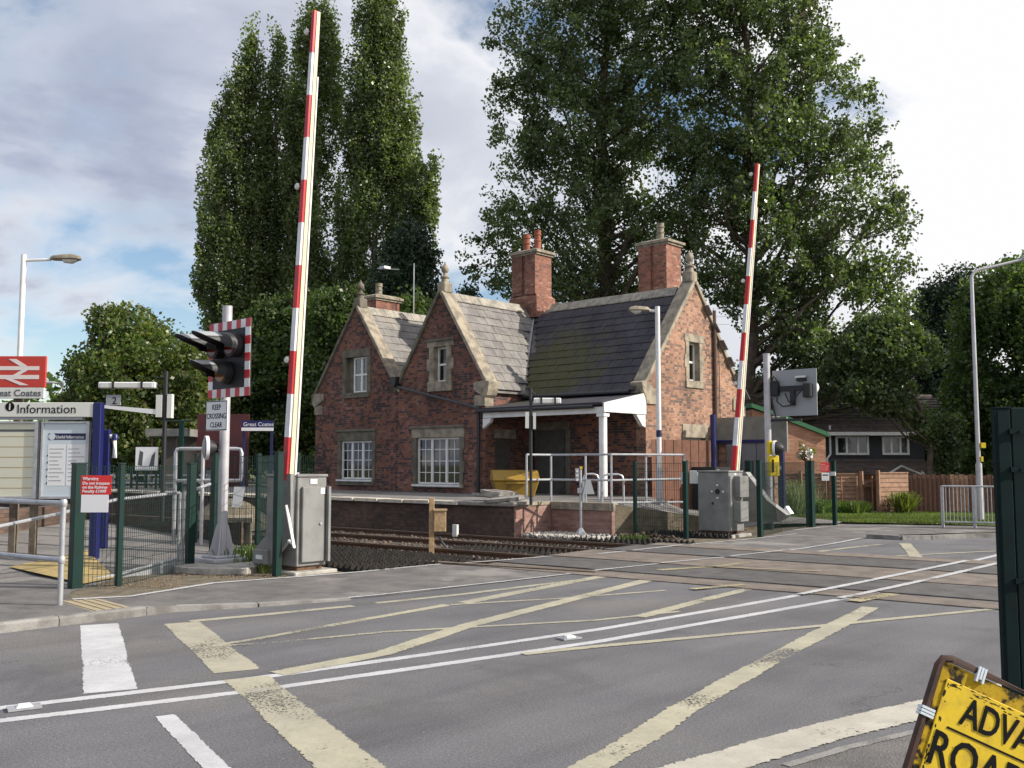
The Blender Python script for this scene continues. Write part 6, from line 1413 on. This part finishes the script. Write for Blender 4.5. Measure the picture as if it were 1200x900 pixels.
# road works sign
D = 2.62; RS = thing('roadworks_sign', 'yellow ADVANCE NOTICE ROAD WORKS sign in a rusty frame leaning askew', 'sign', (0, 0, 0), (R(-9), R(24.5), YAW + R(3)))
TL = Vector(at(1094, D, hz(762, D))); RM = Euler((R(-9), R(24.5), YAW + R(3))).to_matrix()
w_, h_ = .98, .74; loc = TL - RM @ Vector((0, 0, h_)); RS.location = loc; ROOTM[RS.name] = (Matrix.Translation(loc) @ RM.to_4x4(), True)
MB().tube([(0, 0, 0), (0, 0, h_ - .03), (.008, 0, h_ - .008), (.03, 0, h_), (w_ - .03, 0, h_), (w_, 0, h_ - .03), (w_, 0, 0), (0, 0, 0)], .0105, 8).build('frame', 'rust_frame', RS, smooth=True)
MB().box(.012, w_ - .012, -.002, .002, .012, h_ - .012).build('plate', 'grimy_border', RS)
MB().box(.030, w_ - .03, -.006, -.0025, .03, h_ - .052).build('yellow_face', 'roadwork_yellow', RS, bevel=.0015)
dm = MB()
for k in range(260):
    if k < 190: a, b = random.uniform(.04, w_ - .05), h_ - .054 - abs(random.gauss(0, .009))
    else: a, b = .032 + abs(random.gauss(0, .006)), random.uniform(.05, h_ - .06)
    s = random.uniform(.0008, .005) * (2.2 if random.random() < .1 else 1)
    dm.add([(a + s * (2.2 if k < 190 else .7) * random.uniform(.3, 1.2) * math.cos(t_ * .898), -.0063, b + s * (.6 if k < 190 else 2) * random.uniform(.4, 1) * math.sin(t_ * .898)) for t_ in range(7)], [tuple(range(7))])
for k in range(60):
    a, b = random.uniform(.05, w_ - .1), random.uniform(.1, h_ - .08); s = random.uniform(.0006, .0016)
    dm.add([(a + s * math.cos(t_ * 1.047), -.0063, b + s * random.uniform(.5, 1.5) * math.sin(t_ * 1.047)) for t_ in range(6)], [tuple(range(6))])
dm.build('grime_mark', 'grime', RS, kind='stuff')
text('ADVANCE NOTICE', .102, 'text_black', RS, .092, -.0075, h_ - .145, align='LEFT', xs=.74, bold=.0012)
MB().box(.066, w_ - .08, -.0078, -.0065, h_ - .170, h_ - .165).build('underline', 'text_black', RS)
text('ROAD WORKS', .122, 'text_black', RS, .034, -.0075, h_ - .268, align='LEFT', xs=.80, bold=.0014)
text('FROM', .118, 'text_black', RS, .034, -.0075, h_ - .395, align='LEFT', xs=.86, bold=.0014)
for (a, b, c, d_) in ((-.014, .022, h_ - .165, h_ - .14), (.10, .12, h_ - .028, h_ + .018)):
    for k in range(3):
        f_ = k * .0085
        if a < 0: MB().box(a, b, -.0125, .0125, c + f_, c + f_ + .0065).build('tape', 'tape', RS)
        else: MB().box(a + f_, a + f_ + .006, -.0125, .0125, c + .008 * (k % 2), d_ - .006).build('tape', 'tape', RS)
MB().tube([(w_ * .3, .014, h_ * .6), (w_ * .45, .30, -.25)], .012, 6).tube([(w_ * .8, .014, h_ * .8), (w_ * .9, .34, .08)], .012, 6).build('leg', 'rust_frame', RS)

# ================================================================== TREES
def n3(p, f, ph):
    return (math.sin(p[0] * f + ph) + math.sin(p[1] * f * 1.13 + ph * 2.1) + math.sin(p[2] * f * .93 + ph * .7) + math.sin((p[0] + p[2]) * f * .61 + ph * 3)) / 4
def leaves(centers, dirs, per, rad, size, stretch=1.):
    n = len(centers) * per
    Cn = np.repeat(np.array(centers, float), per, 0); Dn = np.repeat(np.array(dirs, float), per, 0)
    g = rng.normal(0, 1, (n, 3)); g /= np.maximum(1e-6, np.linalg.norm(g, axis=1))[:, None]; g *= (rng.random(n) ** .45)[:, None] * np.repeat(np.array(rad), per)[:, None]
    al = (g * Dn).sum(1)[:, None]; g = g + Dn * al * (stretch - 1); P = Cn + g
    nrm = rng.normal(0, 1, (n, 3)); nrm[:, 2] = nrm[:, 2] * .8 + .25; nrm /= np.linalg.norm(nrm, axis=1)[:, None]
    t = rng.normal(0, 1, (n, 3)); t -= nrm * (t * nrm).sum(1)[:, None]; t /= np.linalg.norm(t, axis=1)[:, None]; b = np.cross(nrm, t)
    s = size * rng.uniform(.6, 1.25, n)[:, None]
    V = np.stack([P - t * s * .62, P + b * s * .45 + nrm * s * .08, P + t * s * .62, P - b * s * .45 + nrm * s * .08], 1).reshape(-1, 3)
    return V, np.arange(len(V)).reshape(-1, 4)
def tree(lab, cat, name, px, D, prof, ncl, per, crad, lsize, lm, bark='bark', style='spread', base=0., trunk_r=.3, gap=.0, nlimb=26, seed=1, group=None, bias=.5, depth=1.0, keep=None, stretch=1.3):
    """prof: (photo row, centre column, half width in columns) samples at this distance"""
    random.seed(seed); global rng; rng = np.random.default_rng(seed)
    root = thing(name, lab, cat, at(px, D, base), group=group)
    pr = sorted([(hz(py, D), (c - px) / F * D, w / F * D) for py, c, w in prof])
    zs = [q[0] for q in pr]
    def P(z): return float(np.interp(z, zs, [q[1] for q in pr])), float(np.interp(z, zs, [q[2] for q in pr]))
    o = Vector(at(px, D, 0)); cl = []; dr = []; rd = []; tries = 0
    zlo, zhi = zs[0], zs[-1]; wm = max(q[2] for q in pr)
    while len(cl) < ncl and tries < ncl * 60:
        tries += 1; z = random.uniform(zlo, zhi); cx, w = P(z)
        if random.random() > (w / wm) ** 1.0: continue
        a = random.uniform(0, 2 * math.pi); r = random.random() ** bias
        wob = 1 + .16 * n3((math.cos(a) * 3, math.sin(a) * 3, z * .8), 1.3, seed)
        u = r * math.cos(a) * w * wob; v = r * math.sin(a) * w * depth * wob
        p = o + _r * (cx + u) + _f * v; p.z = z
        if gap and (n3((p.x, p.y, p.z * .22), 1.5, seed * 1.7) if style == 'poplar' else n3(p, 2.0, seed * 1.7)) < -gap: continue
        if keep and not keep(p): continue
        cl.append(p)
        if style == 'poplar': d = Vector((random.gauss(0, .15), random.gauss(0, .15), 1)) + (_r * u + _f * v) * .05
        else: d = (_r * (u / max(w, .1)) + _f * (v / max(w, .1))) * .8 + Vector((random.gauss(0, .3), random.gauss(0, .3), random.uniform(.0, .8)))
        d.normalize(); dr.append(d); rd.append(crad * random.uniform(.6, 1.3) * (.75 if r > .9 else 1))
    V, Fc = leaves(cl, dr, per, rd, lsize, stretch)
    npmesh('crown', V, Fc, lm, root, smooth=False)
    # trunk
    ztop = zlo + (zhi - zlo) * (.93 if style != 'bush' else .6); m = MB(); n = 9; tp = []
    for i in range(n):
        z = base - .2 + (ztop - base) * i / (n - 1); cx, _ = P(max(z, zlo)) if z > zlo else (P(zlo)[0] * 0, 0)
        f = min(1, max(0, (z - zlo) / (zhi - zlo + .01))); p = o + _r * (cx * f + random.gauss(0, .12)) + _f * random.gauss(0, .12); p.z = z; tp.append(p)
    rr_ = [trunk_r * (1 - .86 * i / (n - 1)) for i in range(n)]
    MB().tube(tp, rr_, 9).build('trunk', bark, root, smooth=True)
    if style == 'bush': return root
    lb = MB(); nodes = []
    def tpos(z):
        for i in range(n - 1):
            if tp[i].z <= z <= tp[i + 1].z: t = (z - tp[i].z) / (tp[i + 1].z - tp[i].z); return tp[i].lerp(tp[i + 1], t), rr_[i] + (rr_[i + 1] - rr_[i]) * t
        return tp[-1], rr_[-1]
    for c in random.sample(cl, min(nlimb, len(cl))):
        hd = math.hypot(c.x - o.x, c.y - o.y); rise = hd * (2.6 if style == 'poplar' else 1.0) ; z0 = max(base + (zlo - base) * .7 + .2, c.z - rise * random.uniform(.7, 1.1)); z0 = min(z0, ztop - .3)
        s, r0 = tpos(z0); r0 = r0 * random.uniform(.35, .6)
        p1 = s.lerp(c, .35) + Vector((0, 0, (c.z - s.z) * -.10)) + Vector((random.gauss(0, .2), random.gauss(0, .2), 0)); p2 = s.lerp(c, .7) + Vector((random.gauss(0, .2), random.gauss(0, .2), random.gauss(0, .15)))
        lb.tube([s, p1, p2, c], [r0, r0 * .7, r0 * .42, .02], 5, cap=False); nodes += [(p1, r0 * .5), (p2, r0 * .35), (s.lerp(p1, .5), r0 * .6), (p1.lerp(p2, .5), r0 * .4), (c, .025)]
    if nodes:
        NP = np.array([tuple(q[0]) for q in nodes])
        for c, d in zip(cl, dr):
            dd = NP - np.array(tuple(c)); pen = np.linalg.norm(dd, axis=1) + np.maximum(0, dd[:, 2]) * 1.5; k = int(pen.argmin())
            if pen[k] < .15: continue
            s = nodes[k][0]; r0 = max(.012, min(.045, nodes[k][1] * .5)); mid = s.lerp(c, .5) + Vector((random.gauss(0, .1), random.gauss(0, .1), random.gauss(-.05, .08)))
            lb.tube([s, mid, c + d * .2], [r0, r0 * .7, .008], 3, cap=False)
    lb.build('branch', bark, root)
    return root
PG = 'poplars behind the station house'
tree('leftmost and broadest Lombardy poplar, lowest of the row', 'tree', 'poplar_tree', 272, 60, [(28, 283, 3), (48, 284, 10), (70, 281, 18), (110, 276, 28), (170, 269, 37), (240, 264, 42), (320, 266, 42), (400, 270, 38), (470, 272, 26)], 620, 84, .50, .165, 'leaf_poplar', 'bark_pale', 'poplar', seed=3, group=PG, stretch=3.5, bias=.5, nlimb=60, depth=.6, gap=.52)
tree('thin poplar spire second from the left of the row', 'tree', 'poplar_tree', 318, 61, [(24, 318, 3), (60, 318, 13), (110, 318, 22), (200, 316, 30), (300, 314, 32), (400, 314, 30), (470, 314, 24)], 430, 84, .50, .165, 'leaf_poplar', 'bark_pale', 'poplar', seed=4, group=PG, stretch=3.5, bias=.5, nlimb=50, depth=.6, gap=.52)
tree('poplar standing behind the top of the near barrier boom', 'tree', 'poplar_tree', 368, 60, [(-6, 366, 7), (6, 366, 15), (20, 365, 23), (50, 364, 30), (110, 363, 35), (200, 363, 38), (300, 366, 38), (400, 366, 34), (470, 366, 26)], 760, 84, .50, .165, 'leaf_poplar', 'bark_pale', 'poplar', seed=5, group=PG, stretch=3.5, bias=.5, nlimb=60, depth=.6, gap=.52)
tree('tallest poplar at the right of the row', 'tree', 'poplar_tree', 440, 59, [(-40, 436, 10), (-15, 437, 19), (0, 437, 25), (40, 438, 32), (90, 440, 37), (130, 444, 43), (200, 442, 46), (300, 438, 46), (400, 438, 40), (470, 436, 26)], 880, 84, .50, .165, 'leaf_poplar', 'bark_pale', 'poplar', seed=6, group=PG, stretch=3.5, bias=.5, nlimb=60, depth=.6, gap=.52)
tree('short dark leaning poplar limb tree right of the tallest poplar', 'tree', 'poplar_tree', 478, 58, [(182, 504, 9), (200, 496, 18), (230, 488, 24), (280, 480, 28), (340, 470, 30), (400, 460, 26)], 260, 84, .46, .165, 'leaf_poplar', 'bark_pale', 'poplar', seed=7, group=PG, stretch=1.8, bias=.42, nlimb=18)
tree('black green cypress behind the low chimney', 'tree', 'cypress_tree', 468, 52, [(262, 478, 6), (275, 478, 22), (300, 476, 36), (340, 474, 44), (400, 470, 50), (480, 468, 54)], 420, 110, .8, .16, 'leaf_dark', style='bush', seed=8, depth=.7)
tree('tip of a dark conifer between the right gable and the chimney', 'tree', 'conifer_tree', 548, 50, [(340, 550, 3), (350, 548, 14), (370, 546, 22), (420, 546, 30)], 110, 100, .55, .14, 'leaf_dark', style='bush', seed=9)
tree('large spreading broadleaf tree behind the main roof', 'tree', 'broadleaf_tree', 715, 50, [(-190, 730, 30), (-120, 728, 90), (-60, 718, 130), (0, 706, 132), (60, 702, 136), (120, 694, 134), (170, 700, 128), (220, 700, 136), (255, 700, 146), (290, 690, 150), (315, 680, 146), (335, 690, 120), (365, 705, 90), (420, 720, 70)], 2100, 46, .50, .165, 'leaf_big', seed=21, trunk_r=.5, gap=.20, nlimb=90, bias=.55, stretch=1.7, group='two tall trees behind the house', depth=.55)
tree('large airy broadleaf tree behind the far barrier boom', 'tree', 'broadleaf_tree', 868, 47, [(-200, 850, 30), (-120, 858, 80), (-50, 866, 110), (0, 882, 108), (50, 892, 116), (90, 905, 128), (130, 905, 132), (180, 908, 136), (215, 915, 140), (255, 930, 144), (300, 940, 126), (340, 948, 124), (380, 968, 116), (420, 985, 106), (455, 1000, 84), (478, 1008, 56)], 2300, 46, .48, .16, 'leaf_big', seed=22, trunk_r=.45, gap=.18, nlimb=90, bias=.55, stretch=1.7, group='two tall trees behind the house', depth=.55)
tree('leafy overhanging branch foliage above the dormer windows', 'tree', 'broadleaf_tree', 1085, 40, [(372, 1040, 20), (400, 1040, 50), (430, 1040, 66), (455, 1045, 66), (472, 1056, 50), (492, 1092, 26), (520, 1104, 16), (552, 1100, 16)], 330, 60, .5, .15, 'leaf_big', seed=23, trunk_r=.16, gap=.2, nlimb=24, group=None, depth=.6)
tree('rounded maple tree with browning leaves at the left', 'tree', 'maple_tree', 165, 42, [(366, 135, 14), (376, 150, 40), (400, 160, 58), (430, 166, 78), (460, 168, 88), (500, 172, 86), (545, 180, 84)], 520, 100, .6, .16, 'leaf_maple', seed=24, trunk_r=.22, nlimb=26, gap=.42, bias=.5)
tree('dark layered pine tree at the right', 'tree', 'pine_tree', 1122, 62, [(318, 1124, 8), (324, 1120, 26), (345, 1118, 38), (365, 1118, 36), (380, 1108, 42), (400, 1106, 40), (440, 1112, 42), (500, 1115, 44)], 420, 120, .85, .17, 'leaf_dark', seed=25, trunk_r=.35, gap=.25, nlimb=18, bias=.5, stretch=1.2)
tree('light green tree at the right edge behind the street lamp', 'tree', 'broadleaf_tree', 1200, 46, [(305, 1215, 20), (320, 1205, 44), (350, 1198, 62), (400, 1192, 74), (450, 1190, 82), (500, 1190, 84), (560, 1190, 80)], 700, 90, .7, .17, 'leaf_mid', seed=26, trunk_r=.3, gap=.4, nlimb=26, bias=.5)
tree('broadleaf tree outside the picture shading the dark garden fence', 'tree', 'broadleaf_tree', 1390, 38, [(260, 1390, 30), (330, 1390, 110), (430, 1390, 140), (520, 1390, 120)], 420, 70, .8, .2, 'leaf_mid', seed=27, trunk_r=.3, nlimb=20)
HG = 'hedge bushes behind the railway'
for i, (px, D, prof, nc, lmn, lab) in enumerate([
    (330, 45, [(352, 352, 30), (372, 345, 60), (400, 330, 80), (450, 325, 92), (545, 325, 96)], 700, 'leaf_mid', 'big mid-green bush under the poplars, left of the left gable'),
    (232, 50, [(405, 226, 22), (430, 230, 44), (470, 232, 52), (550, 232, 54)], 260, 'leaf_dark', 'dark bush between the maple and the black signal board'),
    (402, 43, [(342, 396, 18), (360, 396, 30), (400, 394, 36), (470, 390, 40)], 200, 'leaf_mid', 'bush just left of the left gable top'),
    (480, 42, [(355, 476, 16), (372, 478, 28), (420, 478, 34)], 110, 'leaf_mid', 'green bush tip behind the slate roof of the left wing'),
    (95, 60, [(458, 95, 12), (470, 95, 26), (545, 95, 34)], 120, 'leaf_mid', 'distant low bush at the far left'),
    (905, 56, [(440, 905, 60), (470, 905, 90), (560, 905, 100)], 420, 'leaf_dark', 'dark bushes behind the brick outhouse'),
    (1150, 52, [(470, 1150, 70), (500, 1150, 90), (565, 1150, 96)], 420, 'leaf_dark', 'shaded bushes behind the dark board fence')]):
    tree(lab, 'bush', 'bush', px, D, prof, nc, 95, .6, .16, lmn, style='bush', seed=40 + i, group=HG, trunk_r=.1, bias=.6, depth=.5)
# far tree belt closing the horizon
random.seed(5); rng = np.random.default_rng(5)
cs = []; ds = []
for k in range(2600):
    px = random.uniform(-2500, 3600); D = random.uniform(95, 120); z = random.uniform(0, 7.5 + 2.5 * math.sin(px * .013) + 1.5 * math.sin(px * .051)); cs.append(Vector(at(px, D, z))); ds.append(Vector((0, 0, 1)))
V, Fc = leaves(cs, ds, 22, [2.2] * len(cs), .75)
npmesh('tree_belt', V, Fc, 'leaf_mid', kind='stuff', label='distant belt of trees along the horizon', cat='trees')
# foliage hanging in front of the house's right, ivy leaves etc.
def plant(lab, px, D, n, h, sp, m, w=.02, lean=.7, cat='plant', z=0.):
    c = at(px, D, z)
    return blades('plant', n, lambda: (c[0] + sp * max(-1.2, min(1.2, random.gauss(0, 1))), c[1] + sp * max(-1.7, min(1.7, random.gauss(0, 1))), z), h, w, m, lean, label=lab, cat=cat)
plant('tall grey-green grassy shrub before the garden fence', 928, 30.3, 700, .95, .36, 'leaf_grey', .012)
plant('yellow green spiky plant against the lapped fence', 1056, 31, 480, .62, .14, 'leaf_light', .022, 1.0)
plant('low green shrub in front of the fence by the gate', 997, 30.8, 1200, .38, .28, 'leaf_mid', .02)
plant('small green shrub beside the mesh fence post', 958, 30.6, 900, .42, .25, 'leaf_mid', .02)
plant('weeds growing behind the mesh by the near cabinet', 296, 15.6, 800, .28, .28, 'leaf_mid', .012)
plant('dry weeds at the foot of the near green post', 322, 14.7, 260, .14, .16, 'leaf_light', .008)
plant('weedy tuft on the bank beside the ramp', 742, 20.9, 160, .10, .2, 'leaf_mid', .012)
def fnl(): p = at(random.uniform(205, 340), random.uniform(13.9, 15.6)); return (p[0], p[1])
stones('dead_leaves', 800, fnl, lambda x, y: .012, .013, 'dead_leaf', kind='stuff', label='brown leaf litter round the signal base', cat='leaf litter')
stones('leaf_litter', 420, lambda: at(random.uniform(120, 215), random.uniform(12.7, 13.8))[:2], lambda x, y: .01, .011, 'dead_leaf', kind='stuff', label='litter along the foot of the near mesh fence', cat='leaf litter')
bc = at(942, 33.4, hz(533, 33.4)); cs = [Vector((bc[0] + random.gauss(0, .16), bc[1] + random.gauss(0, .1), bc[2] + random.gauss(.05, .1))) for _ in range(12)]
V, Fc = leaves(cs, [Vector((0, 0, 1))] * 12, 30, [.14] * 12, .07); npmesh('foliage', V, Fc, 'leaf_light', hb)
cs = [Vector((bc[0] + random.gauss(0, .18), bc[1] - .12 + random.gauss(0, .1), bc[2] + random.gauss(.12, .12))) for _ in range(8)]
V, Fc = leaves(cs, [Vector((0, 0, 1))] * 8, 10, [.12] * 8, .07); npmesh('flower', V, Fc, 'flower', hb)
MB().lathe(at(948, 33.2, hz(537, 33.2)), [(.1, 0), (.12, .2), (.08, .3)], 8).build('globe_lamp', 'sign_white', label='white globe lamp beside the hanging basket', cat='lamp', smooth=True)
